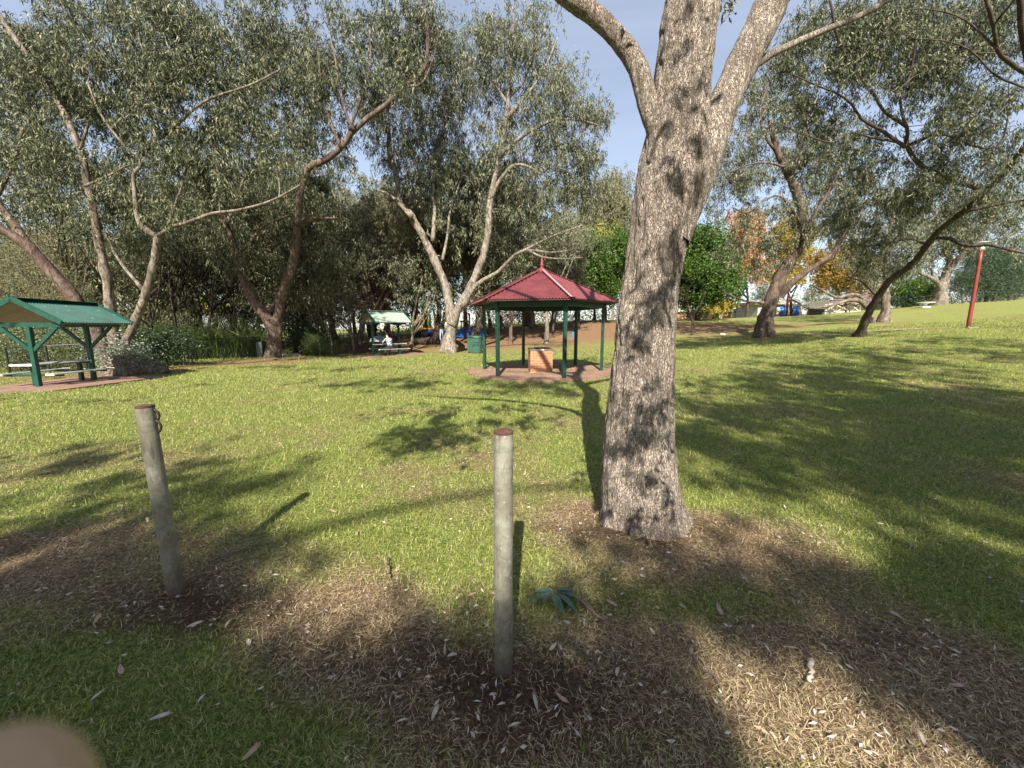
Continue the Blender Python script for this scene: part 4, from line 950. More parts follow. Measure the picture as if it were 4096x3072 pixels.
# right-hand bits: drinking fountain, rails, dirt path
fp = gp(3700, 36); fo = thing('drinking_fountain', 'small white drinking fountain on the slope near the old tree', 'fountain', fp)
MB().lathe([(.36, 0), (.34, .1), (.12, .16), (.11, .34), (.3, .42), (.62, .46), (.62, .5), (.05, .47)], n=20).build('bowl', M_white, fo, True)
rf = gp(3665, 42); O = rf; rr_ = thing('timber_rail_fence', 'dark timber post and rail fence left of the old forked tree', 'fence', rf)
for u in (3661, 3675, 3740): MB().bar(gp(u, 42) - O, gp(u, 42) + [0, 0, 1.1] - O, .16).build('post', BK_dark, rr_)
MB().bar(gp(3672, 42) + [0, 0, .95] - O, gp(3745, 42) + [0, 0, 1.15] - O, .1).build('rail', BK_dark, rr_)
for u in (3974, 4036, 4060): 
    g_ = gp(u, 47); tag(MB().tube([g_, g_ + [0, 0, .6 if u > 4000 else 1.0]], .16, 8).build('timber_bollard', BK_dark), {3974: 'taller of the three dark timber bollards along the crest of the slope', 4036: 'middle one of the three dark timber bollards along the crest of the slope', 4060: 'rightmost short dark timber bollard along the crest of the slope'}[u], 'bollard', 'timber bollards along the crest')
L = [gp(u, Y) for u, Y in ((3180, 24.5), (3300, 23.4), (3450, 22.6), (3600, 21.8), (3750, 21.1), (3872, 20.5), (4000, 20.2), (4200, 19.6))]
Lp = spline(L, .3); t_, U_, V_ = frames(Lp); nv = np.stack([-t_[:, 1], t_[:, 0], 0 * t_[:, 0]], 1); nv /= np.linalg.norm(nv, axis=1)[:, None]
w_ = np.clip(np.linspace(.25, .9, len(Lp)), .25, .5)[:, None]; vs = np.stack([Lp - nv * w_, Lp + nv * w_], 1).reshape(-1, 3); vs[:, 2] = gz_s(vs[:, 0], vs[:, 1]) + .012
tag(mesh_np('path', vs, [[2 * i, 2 * i + 1, 2 * i + 3, 2 * i + 2] for i in range(len(Lp) - 1)], paint('dirt', (.28, .19, .13), .9, .3, scale=3)), kind='structure')
# ------------------------------------------------------------------ trees seen in the photo, left to right
rT = np.random.default_rng(77)
# two stems leaning out of the picture on the left
T = Tree(201)
T.px([(440, 1440), (385, 1330), (310, 1210), (200, 1080), (80, 960), (-80, 880), (-300, 760)], 84, 52, 17.5, 15, n=16, flare=.2)
T.px([(205, 1085), (130, 1000), (60, 900), (-20, 800), (-160, 640)], 56, 26, 16.6, 17, n=12)
T.px([(-20, 800), (60, 640), (90, 480), (60, 300)], 30, 12, 17, 18)
T.clumps(ell([(40, 560, 260, 300, 18, 2.5, 70), (130, 300, 200, 200, 19, 2, 35), (-150, 400, 200, 400, 17, 2, 20)], rT, .9), .36, 62, .24, .042, .9, .016, amin=2)
T.finish('gum_tree', 'thick gum trunk leaning left out of the picture above the green picnic shelter', gp(440, 17.5), BK_brown, LF_dark)
# the many-stemmed tree right of the left shelter
T = Tree(202)
T.px([(470, 1430), (440, 1250), (430, 1140), (389, 930), (350, 740), (322, 600), (250, 440), (185, 330), (56, 145), (-30, 20)], 60, 26, 16.5, 15.5, n=14, flare=.3)
T.px([(488, 1420), (530, 1310), (576, 1197), (610, 1075), (631, 946)], 52, 33, 16.3, 15.5, n=14)
T.px([(631, 950), (556, 892), (542, 803), (536, 695), (563, 668), (555, 620), (522, 610), (447, 520), (398, 447), (350, 330)], 30, 9, 15.5, 14.5)
T.px([(550, 640), (597, 582), (696, 512), (761, 447), (845, 393), (994, 343), (1120, 280)], 24, 7, 15.2, 14.5)
T.px([(447, 517), (497, 462), (597, 353), (650, 250)], 16, 6, 14.8, 14.5)
T.px([(631, 946), (690, 905), (746, 892), (848, 854), (950, 841), (1085, 803), (1200, 740)], 24, 7, 15.5, 14.5)
T.px([(668, 905), (678, 885), (719, 770), (753, 654), (800, 520)], 18, 7, 15.3, 15.5)
T.px([(576, 1163), (475, 1040), (407, 905), (330, 790)], 22, 8, 16, 16.5)
T.px([(340, 745), (440, 700), (520, 660), (640, 650)], 18, 5, 15.8, 15)
T.px([(322, 600), (380, 400), (420, 220), (520, 40)], 18, 7, 15.8, 16)
T.clumps(ell([(450, 160, 420, 220, 15.5, 2, 120), (700, 420, 330, 210, 15, 1.6, 85), (300, 560, 260, 200, 16, 1.5, 45), (950, 620, 220, 150, 15, 1.5, 32), (600, 760, 300, 120, 15.5, 1.5, 36), (900, 180, 200, 160, 15.5, 1.5, 30), (1080, 60, 110, 160, 16, 1.5, 14), (420, 900, 200, 130, 16.5, 1.5, 12)], rT, .9), .30, 66, .23, .036, .95, .015, amin=2.5)
T.finish('gum_tree', 'many-stemmed grey gum with a gnarled base beside the green picnic shelter', gp(470, 16.5), BK_grey, LF_dark)
# knotted stump with young leaves at its foot
g = gp(520, 16.0); st = thing('tree_stump', 'knotted pale stump overgrown with small leaves at the foot of the left gum', 'tree stump', g)
n = 40; a = np.linspace(0, 6.2832, n, endpoint=False); V = []; hs2 = np.linspace(0, 1, 16)
for h in hs2:
    r = (1.05 - .55 * h ** 1.5) * .85; V.append(np.stack([1.35 * r * np.cos(a), .8 * r * np.sin(a), np.full(n, h * .82 - .05)], 1))
V = np.concatenate(V); dn_ = (fbm(V[:, 0] * 2.3, V[:, 1] * 2.3, V[:, 2] * 2.3, 4, 61) - .5)[:, None]; cc_ = V * [1, 1, 0]; V = V + cc_ * dn_ * 1.5 + np.array([0, 0, 1]) * dn_ * .45
f = [[i * n + k, i * n + (k + 1) % n, (i + 1) * n + (k + 1) % n, (i + 1) * n + k] for i in range(15) for k in range(n)] + [[15 * n + k for k in range(n)]]
mesh_np('wood', V, f, barkmat('stump_wood', (.25, .20, .155), (.14, .10, .075), (.04, .03, .022), .5, 1.8), st, True)
LF_round = leafmat('round_pale_leaf', [(.13, .17, .12), (.22, .26, .19), (.34, .37, .30)], .25)
q = rT.normal(0, 1, (2600, 3)) * [.6, .4, .42] + [-.1, -.1, .7]; v_, f_ = leaves(q[q[:, 2] > .2], .085, .06, .1, rT); mesh_np('leaves', v_, [f_], LF_round, st)
# forked gum
T = Tree(203)
T.px([(1093, 1436), (1092, 1370), (1085, 1310), (1060, 1262), (1028, 1220), (981, 1123), (952, 1022), (905, 900), (880, 780), (860, 640)], 64, 18, 24, 23, n=16, flare=.18)
T.px([(1100, 1400), (1110, 1300), (1125, 1202), (1158, 1094), (1178, 1010), (1195, 830), (1210, 745), (1238, 671), (1298, 642), (1362, 592), (1417, 522), (1472, 472), (1546, 418), (1621, 348), (1696, 274), (1712, 120), (1690, -20)], 52, 13, 24, 21.5, n=14)
T.px([(1417, 522), (1390, 470), (1362, 368), (1343, 249), (1320, 120)], 17, 6, 22, 22)
T.px([(1397, 520), (1452, 368), (1482, 249), (1477, 120)], 15, 6, 22, 22.5)
T.px([(1362, 590), (1300, 420), (1268, 189), (1238, 109)], 15, 6, 22.3, 22)
T.px([(1060, 1260), (1105, 1215), (1120, 1160)], 40, 20, 24, 24.5)
T.px([(952, 1022), (1010, 960), (1060, 900), (1180, 860), (1290, 880)], 18, 6, 23.5, 23)
T.px([(905, 900), (960, 760), (1000, 600), (1010, 420)], 20, 7, 23, 24)
T.px([(1185, 900), (1250, 880), (1310, 872), (1380, 876)], 20, 6, 23, 22)
T.px([(1621, 348), (1690, 330), (1740, 210), (1760, 90)], 14, 5, 21.8, 22)
T.clumps(ell([(1080, 560, 300, 320, 24, 2.5, 110), (1420, 260, 280, 230, 22.5, 2, 75), (1660, 180, 120, 200, 22, 1.5, 30), (980, 900, 200, 170, 24, 2, 40), (1250, 900, 140, 130, 24, 1.5, 25), (1150, 300, 160, 180, 23, 2, 30), (1180, 1120, 120, 130, 25, 1.5, 22)], rT, .9), .42, 62, .30, .052, 1.0, .018, amin=3)
T.finish('gum_tree', 'forked gum with a burl on its trunk, at the lawn edge beside the chain-link fence', gp(1093, 24), BK_brown, LF_dark)
# big central gum left of the gazebo
T = Tree(204)
T.px([(1788, 1412), (1800, 1350), (1808, 1298), (1801, 1244), (1781, 1140), (1755, 1081), (1720, 1000), (1647, 869), (1597, 810), (1588, 709), (1561, 622), (1551, 472), (1551, 348), (1530, 200)], 50, 13, 26, 27, n=18, flare=.55)
T.px([(1806, 1300), (1834, 1232), (1875, 1163), (1910, 1081), (1936, 1010), (1952, 930), (1959, 816), (1978, 721), (2003, 597), (2023, 487), (2033, 408), (2038, 323), (2048, 150), (2060, 30)], 42, 8, 26, 26, n=16)
T.px([(2003, 622), (2073, 557), (2138, 517), (2227, 477), (2322, 482), (2390, 500)], 22, 6, 26, 25)
T.px([(2028, 472), (2098, 388), (2133, 348), (2190, 250), (2230, 150)], 20, 6, 26, 26)
T.px([(2036, 390), (2098, 318), (2147, 174), (2187, 124)], 14, 5, 26, 27)
T.px([(2030, 420), (1990, 350), (1960, 290), (1930, 200)], 14, 5, 26, 26)
T.px([(1850, 1230), (1903, 1142), (1993, 1086), (2059, 1020), (2110, 1000), (2200, 1010), (2290, 1000)], 26, 6, 25.5, 23)
T.px([(2059, 1020), (2130, 985), (2220, 940), (2330, 900)], 14, 5, 24, 23)
T.px([(2110, 1000), (2170, 1028), (2250, 1035), (2330, 1030)], 12, 4, 23.4, 22.5)
T.px([(1731, 965), (1739, 835), (1731, 765), (1760, 600), (1800, 450)], 20, 6, 26, 27)
T.px([(1770, 1040), (1790, 940), (1800, 850), (1850, 700)], 15, 5, 26, 27)
T.px([(1959, 800), (2000, 720), (2060, 660), (2140, 680), (2180, 730)], 22, 6, 26, 25)
T.px([(1647, 869), (1560, 780), (1500, 760)], 22, 6, 26, 26)
T.clumps(ell([(2060, 140, 130, 130, 26, 2, 34), (2120, 300, 170, 130, 26, 2, 42), (2300, 420, 120, 110, 25.5, 2, 26), (2350, 560, 80, 130, 25.5, 1.5, 20), (1900, 260, 130, 160, 26, 2, 34), (1760, 330, 130, 190, 26, 2, 38), (1880, 520, 150, 150, 26.5, 2, 36), (1700, 620, 160, 200, 27, 2, 48), (2140, 520, 150, 130, 26.5, 2, 30), (2200, 700, 190, 130, 26.5, 2.5, 38), (1830, 780, 150, 150, 27, 2, 30), (2330, 740, 90, 90, 27, 2, 16), (1560, 450, 110, 250, 27, 2, 36), (2000, 880, 140, 120, 27, 2, 20)], rT, .9), .44, 52, .30, .050, 1.1, .015, amin=4, thin=.3)
T.clumps(ell([(2230, 950, 130, 60, 23, 1.2, 30)], rT), .4, 14, .2, .03, .6, .012, amin=3)
T.finish('gum_tree', 'tall pale forked gum with a spotted trunk, left of the red gazebo', gp(1790, 26), BK_pale, LF_mid)
# leaning gum right of the big trunk
T = Tree(205)
T.px([(3052, 1348), (3066, 1270), (3095, 1174), (3131, 1090), (3174, 1030), (3208, 956), (3212, 860), (3190, 780), (3150, 690), (3107, 600), (3080, 480)], 74, 24, 25, 24, n=16, flare=.25)
T.px([(3120, 1190), (3160, 1140), (3214, 1094), (3283, 1050), (3337, 1007), (3400, 900), (3470, 800)], 36, 13, 25, 23, n=12)
T.px([(3160, 700), (3200, 610), (3215, 520), (3250, 400)], 26, 8, 24, 23.5)
T.px([(3140, 670), (3070, 650), (2990, 660), (2920, 690)], 14, 5, 24, 23)
T.px([(3208, 900), (3130, 790), (3060, 800), (2990, 850), (2930, 830)], 16, 5, 24, 23)
T.px([(3210, 960), (3260, 860), (3330, 740), (3390, 600)], 26, 8, 24, 23)
T.px([(3085, 1212), (3000, 1208), (2930, 1185), (2880, 1160)], 16, 5, 25, 24.5)
T.px([(3100, 600), (3060, 540), (3040, 440), (3090, 300)], 16, 6, 24, 24)
T.clumps(ell([(2960, 640, 110, 110, 23.5, 1.5, 26), (2960, 800, 120, 130, 24, 1.5, 26), (3120, 520, 140, 170, 24, 1.5, 44), (3250, 760, 170, 180, 24, 2, 50), (3150, 920, 120, 110, 24, 1.5, 20), (3380, 640, 130, 180, 23.5, 1.5, 36), (3020, 1010, 130, 90, 24.5, 1, 16), (3390, 900, 120, 110, 23.5, 1.5, 24), (3040, 350, 90, 120, 23.5, 1.2, 16)], rT, .9), .34, 54, .25, .042, .95, .014, amin=4)
T.finish('gum_tree', 'leaning gum with scaly bark and two forks, right of the nearest trunk', gp(3052, 25), BK_brown, LF_mid)
# dark leaning gum whose limbs overhang the right half
T = Tree(206)
T.px([(3436, 1350), (3465, 1270), (3510, 1190), (3560, 1120), (3640, 1065), (3700, 990), (3760, 920), (3850, 850), (3940, 770)], 42, 30, 21, 15, n=14, flare=.5)
T.px([(3940, 770), (3910, 750), (3800, 715), (3696, 671), (3640, 610), (3625, 560), (3627, 507), (3537, 447), (3497, 378), (3437, 303), (3378, 219), (3348, 144), (3320, 0)], 40, 10, 15, 12, n=10)
T.px([(3620, 587), (3527, 522), (3447, 477), (3408, 418), (3348, 373), (3268, 343), (3174, 298)], 22, 6, 13.6, 12)
T.px([(3600, 570), (3480, 548), (3400, 530), (3330, 570), (3220, 540), (3130, 500)], 16, 5, 13.6, 12)
T.px([(3640, 580), (3720, 545), (3790, 540), (3880, 580), (3990, 590), (4030, 480), (4035, 320)], 20, 7, 13.8, 12.5)
T.px([(3740, 950), (3800, 955), (3870, 985), (3960, 980), (4096, 1010), (4250, 1000)], 26, 14, 18, 15, n=10)
T.px([(3700, 975), (3640, 955), (3560, 970), (3460, 985), (3390, 955)], 16, 5, 18.5, 17)
T.px([(3625, 507), (3600, 400), (3640, 300), (3665, 150), (3680, 0)], 18, 7, 13, 12)
T.px([(3940, 770), (4060, 640), (4180, 420), (4250, 100)], 40, 24, 15, 12, n=10)
T.px([(4200, 330), (4096, 290), (4034, 245), (3990, 199), (3975, 100), (3940, -20)], 30, 20, 12.3, 11, n=10)
T.px([(4110, 250), (4085, 120), (4080, -40)], 34, 30, 12, 11, n=10)
T.px([(3990, 199), (3900, 110), (3820, 60), (3700, 35), (3620, 40)], 15, 5, 11.5, 11)
T.px([(4190, 400), (4096, 350), (3980, 300), (3880, 200), (3760, 160), (3660, 155), (3590, 120)], 18, 5, 12.3, 11.5)
T.px([(4030, 215), (3900, 215), (3800, 250), (3650, 310), (3560, 400)], 12, 4, 12, 12)
T.px([(3850, 850), (3980, 820), (4096, 800), (4200, 770)], 20, 9, 16, 14)
T.px([(3510, 1190), (3450, 1130), (3400, 1110)], 14, 6, 20.5, 20)
T.clumps(ell([(3300, 180, 190, 200, 12.5, 1.2, 60), (3560, 200, 230, 220, 12.5, 1.4, 80), (3850, 280, 240, 260, 12.5, 1.3, 90), (3400, 560, 180, 120, 13, 1.2, 26), (3620, 700, 230, 130, 14, 1.3, 46), (3900, 620, 220, 150, 13.5, 1.3, 52), (3520, 1020, 140, 100, 19, 1.2, 34), (3450, 900, 160, 120, 17, 1.5, 32), (3750, 830, 240, 90, 15.5, 1.3, 38), (4020, 60, 120, 110, 11.8, 1, 22), (4050, 830, 100, 90, 14.5, 1, 12), (3160, 330, 70, 130, 12.3, .8, 13), (3680, 60, 300, 90, 12.2, 1, 34), (3240, 470, 90, 90, 12.5, .8, 10)], rT, 1.1), .24, 50, .17, .027, .9, .011, amin=4, thin=.3)
T.clumps(shade([(3500, 1560, 520, 110, 90), (3800, 1420, 420, 70, 50), (3300, 1430, 350, 45, 40)], 9, 12.5, rT), .30, 44, .2, .05, .8, .010, amin=6, maxr=20)
T.finish('gum_tree', 'dark leaning gum whose bare limbs and leaves overhang the right of the lawn', gp(3436, 21), BK_dark, LF_dark)
# pair of pale trunks with a low sweeping branch
T = Tree(207)
T.px([(3536, 1292), (3542, 1240), (3545, 1152), (3548, 1044), (3566, 900), (3600, 760)], 46, 16, 29, 29, n=14, flare=.4)
T.px([(3492, 1292), (3480, 1250), (3468, 1215), (3445, 1190), (3419, 1178), (3380, 1183), (3347, 1190), (3310, 1172), (3250, 1140)], 30, 9, 29, 28, n=12)
T.px([(3475, 1235), (3440, 1205), (3400, 1200), (3340, 1218), (3300, 1226), (3229, 1231), (3190, 1208), (3149, 1195)], 26, 8, 28.8, 27.5, n=12)
T.clumps(ell([(3600, 850, 140, 140, 29, 2, 36), (3500, 1060, 110, 70, 29, 1.5, 16), (3640, 1010, 80, 60, 29, 1.5, 10)], rT), .5, 50, .3, .05, .9, .012, amin=5)
T.finish('gum_tree', 'pale straight gum with low branches sweeping left, behind the dark leaning gum', gp(3536, 29), BK_grey, LF_mid)
# massive old tree by the crest
T = Tree(208)
T.px([(3756, 1222), (3765, 1160), (3785, 1090), (3800, 1050), (3780, 1000), (3770, 920), (3720, 820)], 66, 16, 38, 38, n=14, flare=.25)
T.px([(3790, 1090), (3832, 1037), (3876, 990), (3940, 900), (3990, 820)], 40, 12, 38, 36, n=12)
T.px([(3770, 1180), (3752, 1134), (3725, 1112), (3678, 1091), (3649, 1073), (3600, 1060)], 34, 10, 38, 37, n=12)
T.px([(3728, 1112), (3730, 1085), (3715, 1070), (3690, 1072)], 16, 9, 37.6, 37)
T.px([(3840, 1030), (3900, 1000), (4000, 960), (4090, 920)], 18, 7, 37.5, 36)
T.clumps(ell([(3720, 930, 160, 80, 38, 2, 34), (3950, 850, 150, 100, 37, 2, 34), (3850, 960, 90, 50, 37, 1.5, 14), (4060, 960, 60, 40, 37, 1.5, 7), (3690, 1040, 60, 30, 38, 1, 8)], rT), .6, 50, .36, .065, .8, .014, amin=6)
T.finish('gum_tree', 'massive old forked tree with a hooked low limb on the crest of the slope', gp(3756, 38), BK_pale, LF_mid)

# generic trees built of clumps -------------------------------------------------
def round_tree(seed, name, label, u, Y, htop_v, ru, crownE, bark, leaf, nl=60, L=.3, W=.12, droop=.1, trunkw=22, forks=3, sp=.5, group=None, cat='tree', lean=0, twig=.014):
    T = Tree(seed); b = gp(u, Y); t = P(u + lean, htop_v, Y); h = t[2] - b[2]
    T.limb([b - [0, 0, .2], b + (t - b) * .18 + T.rg.normal(0, .1, 3), b + (t - b) * .45 + T.rg.normal(0, .25, 3), b + (t - b) * .8], pr(trunkw, b), pr(trunkw, b) * .3, n=10, flare=.35)
    for k in range(forks):
        a = T.rg.random() * 6.28; s = b + (t - b) * T.rg.uniform(.15, .4); T.limb([s, s + np.array([math.cos(a) * .16, math.sin(a) * .16, .2]) * h, s + np.array([math.cos(a) * .28, math.sin(a) * .28, .48]) * h], pr(trunkw, b) * .6, .03)
    T.clumps(ell(crownE, T.rg), sp, nl, L, W, droop, twig, amin=b[2] + h * .12)
    return T.finish(name, label, b, bark, leaf, cat, group)
round_tree(301, 'broadleaf_tree', 'rounded bright green tree just right of the nearest trunk', 2790, 42, 930, 0, [(2800, 1010, 120, 100, 42, 3, 60), (2850, 1110, 110, 90, 41, 3, 52), (2740, 1100, 70, 120, 42, 3, 34), (2790, 1190, 70, 35, 41, 2, 14)], BK_dark, LF_green, 95, .26, .13, .1, 24, 4, .55)
round_tree(302, 'broadleaf_tree', 'bright green tree between the red gazebo and the nearest trunk', 2420, 42, 950, 0, [(2440, 1010, 90, 90, 42, 3, 44), (2380, 1120, 110, 80, 41, 3, 44), (2280, 1090, 90, 70, 41, 3, 24), (2480, 1130, 60, 90, 42, 2, 18)], BK_dark, LF_green, 90, .26, .13, .1, 20, 4, .55)
round_tree(303, 'broadleaf_tree', 'yellowing tree top behind the bright green trees', 2380, 52, 930, 0, [(2395, 965, 60, 50, 52, 2, 18)], BK_dark, leafmat('lime_leaf', [(.2, .24, .03), (.33, .33, .05), (.42, .38, .07)], .35), 60, .3, .15, .1, 14, 2, .6)
round_tree(304, 'autumn_tree', 'small yellow autumn tree in front of the terracotta building', 2868, 52, 1200, 0, [(2870, 1225, 52, 26, 52, 1.2, 34)], BK_dark, LF_yel, 60, .2, .13, .1, 7, 3, .3)
round_tree(305, 'autumn_tree', 'tall salmon orange autumn tree behind the bright green tree', 2985, 58, 840, 0, [(2985, 920, 55, 80, 58, 3, 40), (3000, 1040, 75, 80, 58, 3, 40), (2930, 1060, 50, 50, 58, 2, 14)], BK_dark, LF_or, 75, .3, .18, .1, 14, 3, .6)
round_tree(306, 'autumn_tree', 'golden yellow autumn tree behind the leaning gum', 3165, 60, 880, 0, [(3165, 960, 80, 85, 60, 3, 50), (3130, 1080, 80, 60, 60, 3, 26)], BK_dark, LF_yel, 75, .3, .18, .1, 14, 3, .6)
round_tree(307, 'autumn_tree', 'rusty orange and green autumn tree in front of the brown-roofed building', 3385, 50, 960, 0, [(3300, 1070, 80, 70, 50, 3, 36), (3400, 1060, 100, 90, 50, 3, 54), (3470, 1110, 60, 60, 50, 2, 20)], BK_grey, leafmat('rust_leaf', [(.32, .16, .04), (.42, .25, .06), (.25, .2, .05), (.16, .17, .05)], .4), 55, .28, .17, .1, 12, 4, .6)
round_tree(308, 'conifer', 'dark bushy conifer behind the red lamp post', 3945, 50, 980, 0, [(3960, 1060, 110, 70, 50, 3, 60), (3950, 1130, 130, 50, 49, 3, 50), (4060, 1120, 70, 70, 51, 3, 24)], BK_dark, leafmat('conifer_leaf', [(.02, .045, .022), (.04, .075, .035), (.08, .11, .055)], .15), 90, .3, .05, .2, 26, 3, .6)
round_tree(309, 'broadleaf_tree', 'light green shrubby tree seen under the pale gum, beyond the slope', 3650, 58, 1120, 0, [(3650, 1165, 85, 35, 58, 2, 46)], BK_dark, LF_green, 60, .28, .14, .1, 9, 3, .5)
round_tree(310, 'gum_tree', 'pale olive gum far behind the gazebo roof, left of the nearest trunk', 2450, 60, 700, 0, [(2450, 820, 80, 110, 60, 3, 60), (2400, 900, 100, 70, 60, 3, 40), (2320, 850, 60, 100, 62, 2, 22)], BK_pale, LF_olive, 70, .45, .1, .9, 12, 4, .9)
round_tree(311, 'gum_tree', 'grey-green gum far off at the right edge behind the timber bollards', 4060, 62, 1010, 0, [(4080, 1090, 80, 70, 62, 3, 46), (4010, 1180, 80, 20, 60, 2, 12)], BK_grey, LF_mid, 60, .4, .1, .6, 10, 3, .8)
round_tree(312, 'sapling', 'thin bent young tree on the mulch bank right of the nearest trunk', 2772, 31, 1130, 0, [(2720, 1150, 50, 40, 31, 1, 8)], BK_grey, LF_mid, 20, .2, .035, .8, 15, 2, .3, lean=-40)
for i, (u, Y, tv, w, lb) in enumerate(((2185, 31, 1080, 22, 'pale smooth trunk standing behind the barbecue, seen under the gazebo roof'), (2042, 31.5, 1100, 19, 'brown trunk seen between the left gazebo posts'), (2212, 34, 1120, 12, 'thin dark trunk behind the pale one under the gazebo roof'), (2317, 40, 1080, 12, 'dark forked trunk near the right gazebo posts, on top of the mulch bank'))):
    round_tree(330 + i, 'gum_tree', lb, u, Y, tv - 160, 0, [(u, tv - 60, 130, 90, Y, 2.5, 24)], (BK_pale, BK_brown, BK_dark, BK_dark)[i], LF_mid, 50, .32, .055, .9, w, 3, .5, lean=-25 + 20 * i)
# slender trees at the edge of the lawn between the forked gum and the far shelter
for i, (u, Y, tv, w, ln, E) in enumerate(((1325, 27, 1050, 11, -60, [(1290, 1140, 90, 90, 27, 1.5, 26)]), (1415, 27, 1000, 14, -70, [(1370, 1080, 120, 100, 27.5, 1.5, 34), (1300, 1230, 80, 60, 27, 1, 12)]), (1275, 30, 980, 14, -30, [(1260, 1060, 90, 90, 30, 2, 24)]), (1500, 31, 850, 20, -90, [(1450, 950, 130, 130, 31, 2, 34)]), (1560, 34, 820, 20, -80, [(1530, 900, 130, 140, 34, 2, 36)]), (1640, 29, 1040, 15, 60, [(1650, 1080, 90, 70, 29, 1.5, 18)]))):
    round_tree(340 + i, 'slender_tree', ['slender pale stemmed shrub tree nearest the forked gum', 'twiggy leaning tree left of the far shelter', 'dark thin tree behind the twiggy shrub trees', 'brown leaning trunk just behind the far shelter', 'leaning trunk behind the information panel', 'thin leaning trunk in front of the play structure'][i], u, Y, tv, 0, E, (BK_pale, BK_grey, BK_dark, BK_brown, BK_brown, BK_grey)[i], (LF_olive, LF_mid, LF_dark, LF_mid, LF_mid, LF_mid)[i], 46, .24, .04, .8, w, 4, .38, lean=ln, twig=.012)

for i, (u, Y, tv, w, ln, lb) in enumerate(((705, 29, 820, 17, -30, 'dark forked tree among the reeds, left of the yellow vines'), (825, 30, 780, 15, 60, 'dark leaning tree in front of the yellow vines'), (600, 27, 860, 15, 20, 'dark tree stem beside the many-stemmed gum'), (930, 31, 840, 13, -40, 'slim dark tree between the yellow vines and the forked gum'), (300, 25, 700, 20, -60, 'dark trunk standing behind the green shelter'), (160, 27, 640, 22, -30, 'dark upright trunk at the left, above the hedge'), (1180, 31, 760, 18, 30, 'dark trunk just right of the forked gum'), (1660, 40, 760, 20, 30, 'brown trunk at the back of the playground'), (1935, 44, 800, 18, -20, 'dark trunk behind the litter bin'), (2100, 46, 820, 20, 30, 'dark trunk far behind the gazebo'))):
    round_tree(360 + i, 'dark_tree', lb, u, Y, tv - 120, 0, [(u + ln, tv, 150, 130, Y, 2, 26), (u + ln * .5, tv + 170, 120, 70, Y, 2, 12)], BK_dark if i < 7 else BK_brown, LF_dark if i < 7 else LF_mid, 46, .27, .045, .9, w, 5, .42, lean=ln, twig=.02)
# the far wood: a few kinds, copied, each tree its own
def generic(seed, h, bark, leaf, dens=1.0):
    T = Tree(seed); rg = T.rg; lean = rg.normal(0, .12, 2)
    p = [np.array([lean[0] * z * .6 + rg.normal(0, .25), lean[1] * z * .6 + rg.normal(0, .25), z]) for z in np.linspace(0, h * .75, 5)]; p[0][:] = (0, 0, -.3)
    T.limb(p, .36, .1, n=10, flare=.35); C = []
    for k in range(7):
        s = p[1] + (p[4] - p[1]) * rg.uniform(0, .9); a = rg.random() * 6.28; o_ = np.array([math.cos(a), math.sin(a), 0]); e = s + o_ * h * rg.uniform(.16, .3) + [0, 0, h * rg.uniform(.12, .34)]
        T.limb([s, s * .6 + e * .4 + rg.normal(0, .3, 3), e], .13, .035); C += [e + rg.normal(0, 1, 3) * [1.4, 1.4, 1.1] for _ in range(int(9 * dens))]
    C += [p[4] + rg.normal(0, 1, 3) * [1.6, 1.6, 1.5] for _ in range(int(22 * dens))] + [np.array([rg.normal(0, h * .16), rg.normal(0, h * .16), h * rg.uniform(.25, .7)]) for _ in range(int(16 * dens))]
    T.clumps(C, .62, 48, .42, .085, .95, .014, amin=2)
    return T
PROTO = []
for k, (h, bk_, lf_) in enumerate(((15, BK_grey, LF_mid), (17, BK_pale, LF_mid), (13, BK_dark, LF_dark), (16, BK_brown, LF_olive), (14, BK_pale, LF_olive))):
    PROTO.append(generic(400 + k, h, bk_, lf_).finish('gum_tree', 'far gum', (0, 0, 0), bk_, lf_))
rows = []
for u in range(-250, 1950, 150): rows.append((u + rT.normal(0, 35), 34 + rT.uniform(-3, 4), .72 if u < 800 else .98))
for u in range(-350, 2350, 130): rows.append((u + rT.normal(0, 40), 44 + rT.uniform(-3, 5), 1.0 if u > 800 else .75))
for u in range(1150, 2400, 140): rows.append((u + rT.normal(0, 40), 56 + rT.uniform(-3, 6), 1.0))
for u in (3560, 3700, 3850, 3960, 4100, 4260): rows.append((u + rT.normal(0, 20), 75 + rT.uniform(-4, 8), .55))
for u in (2560, 2700, 3060, 3240, 3330): rows.append((u, 92 + rT.uniform(-4, 8), .5))
back = [(x, y, s) for x, y, s in ((-30, -26, 1.1), (-21, -31, 1.2), (-13, -29, 1.1), (-4, -33, 1.25), (5, -30, 1.1), (14, -28, 1.1), (23, -30, 1.2), (33, -26, 1.1), (-26, -12, 1), (27, -12, 1), (-34, -2, 1), (32, 0, 1))]  # unseen trees added behind the viewer to cut the sky light
used = set(); nf = 0; side = lambda u: 'left of the far shelter' if u < 1480 else 'behind the playground and gazebo' if u < 2450 else 'beyond the buildings' if u < 3450 else 'beyond the crest on the right'
NM = ['grey-barked gum with grey-green leaves in the far wood', 'pale-barked gum with grey-green leaves in the far wood', 'dark small gum in the far wood', 'brown-barked olive gum in the far wood', 'pale-barked olive gum in the far wood']
for i, (u, Y, s) in enumerate(rows + back):
    k = int(rT.integers(0, 5)); b = gp(u, Y) if i < len(rows) else np.array([u, Y, float(gz(u, Y))]); s *= rT.uniform(.85, 1.15)
    o = PROTO[k] if k not in used else copy_tree(PROTO[k]); used.add(k)
    o.location = b; o.rotation_euler = (0, 0, rT.random() * 6.28); o.scale = (s, s, s)
    lb = NM[k] + ', ' + side(u) if i < len(rows) else NM[k].replace('in the far wood', 'added unseen behind the viewer to block sky light'); tag(o, lb, 'tree', lb)
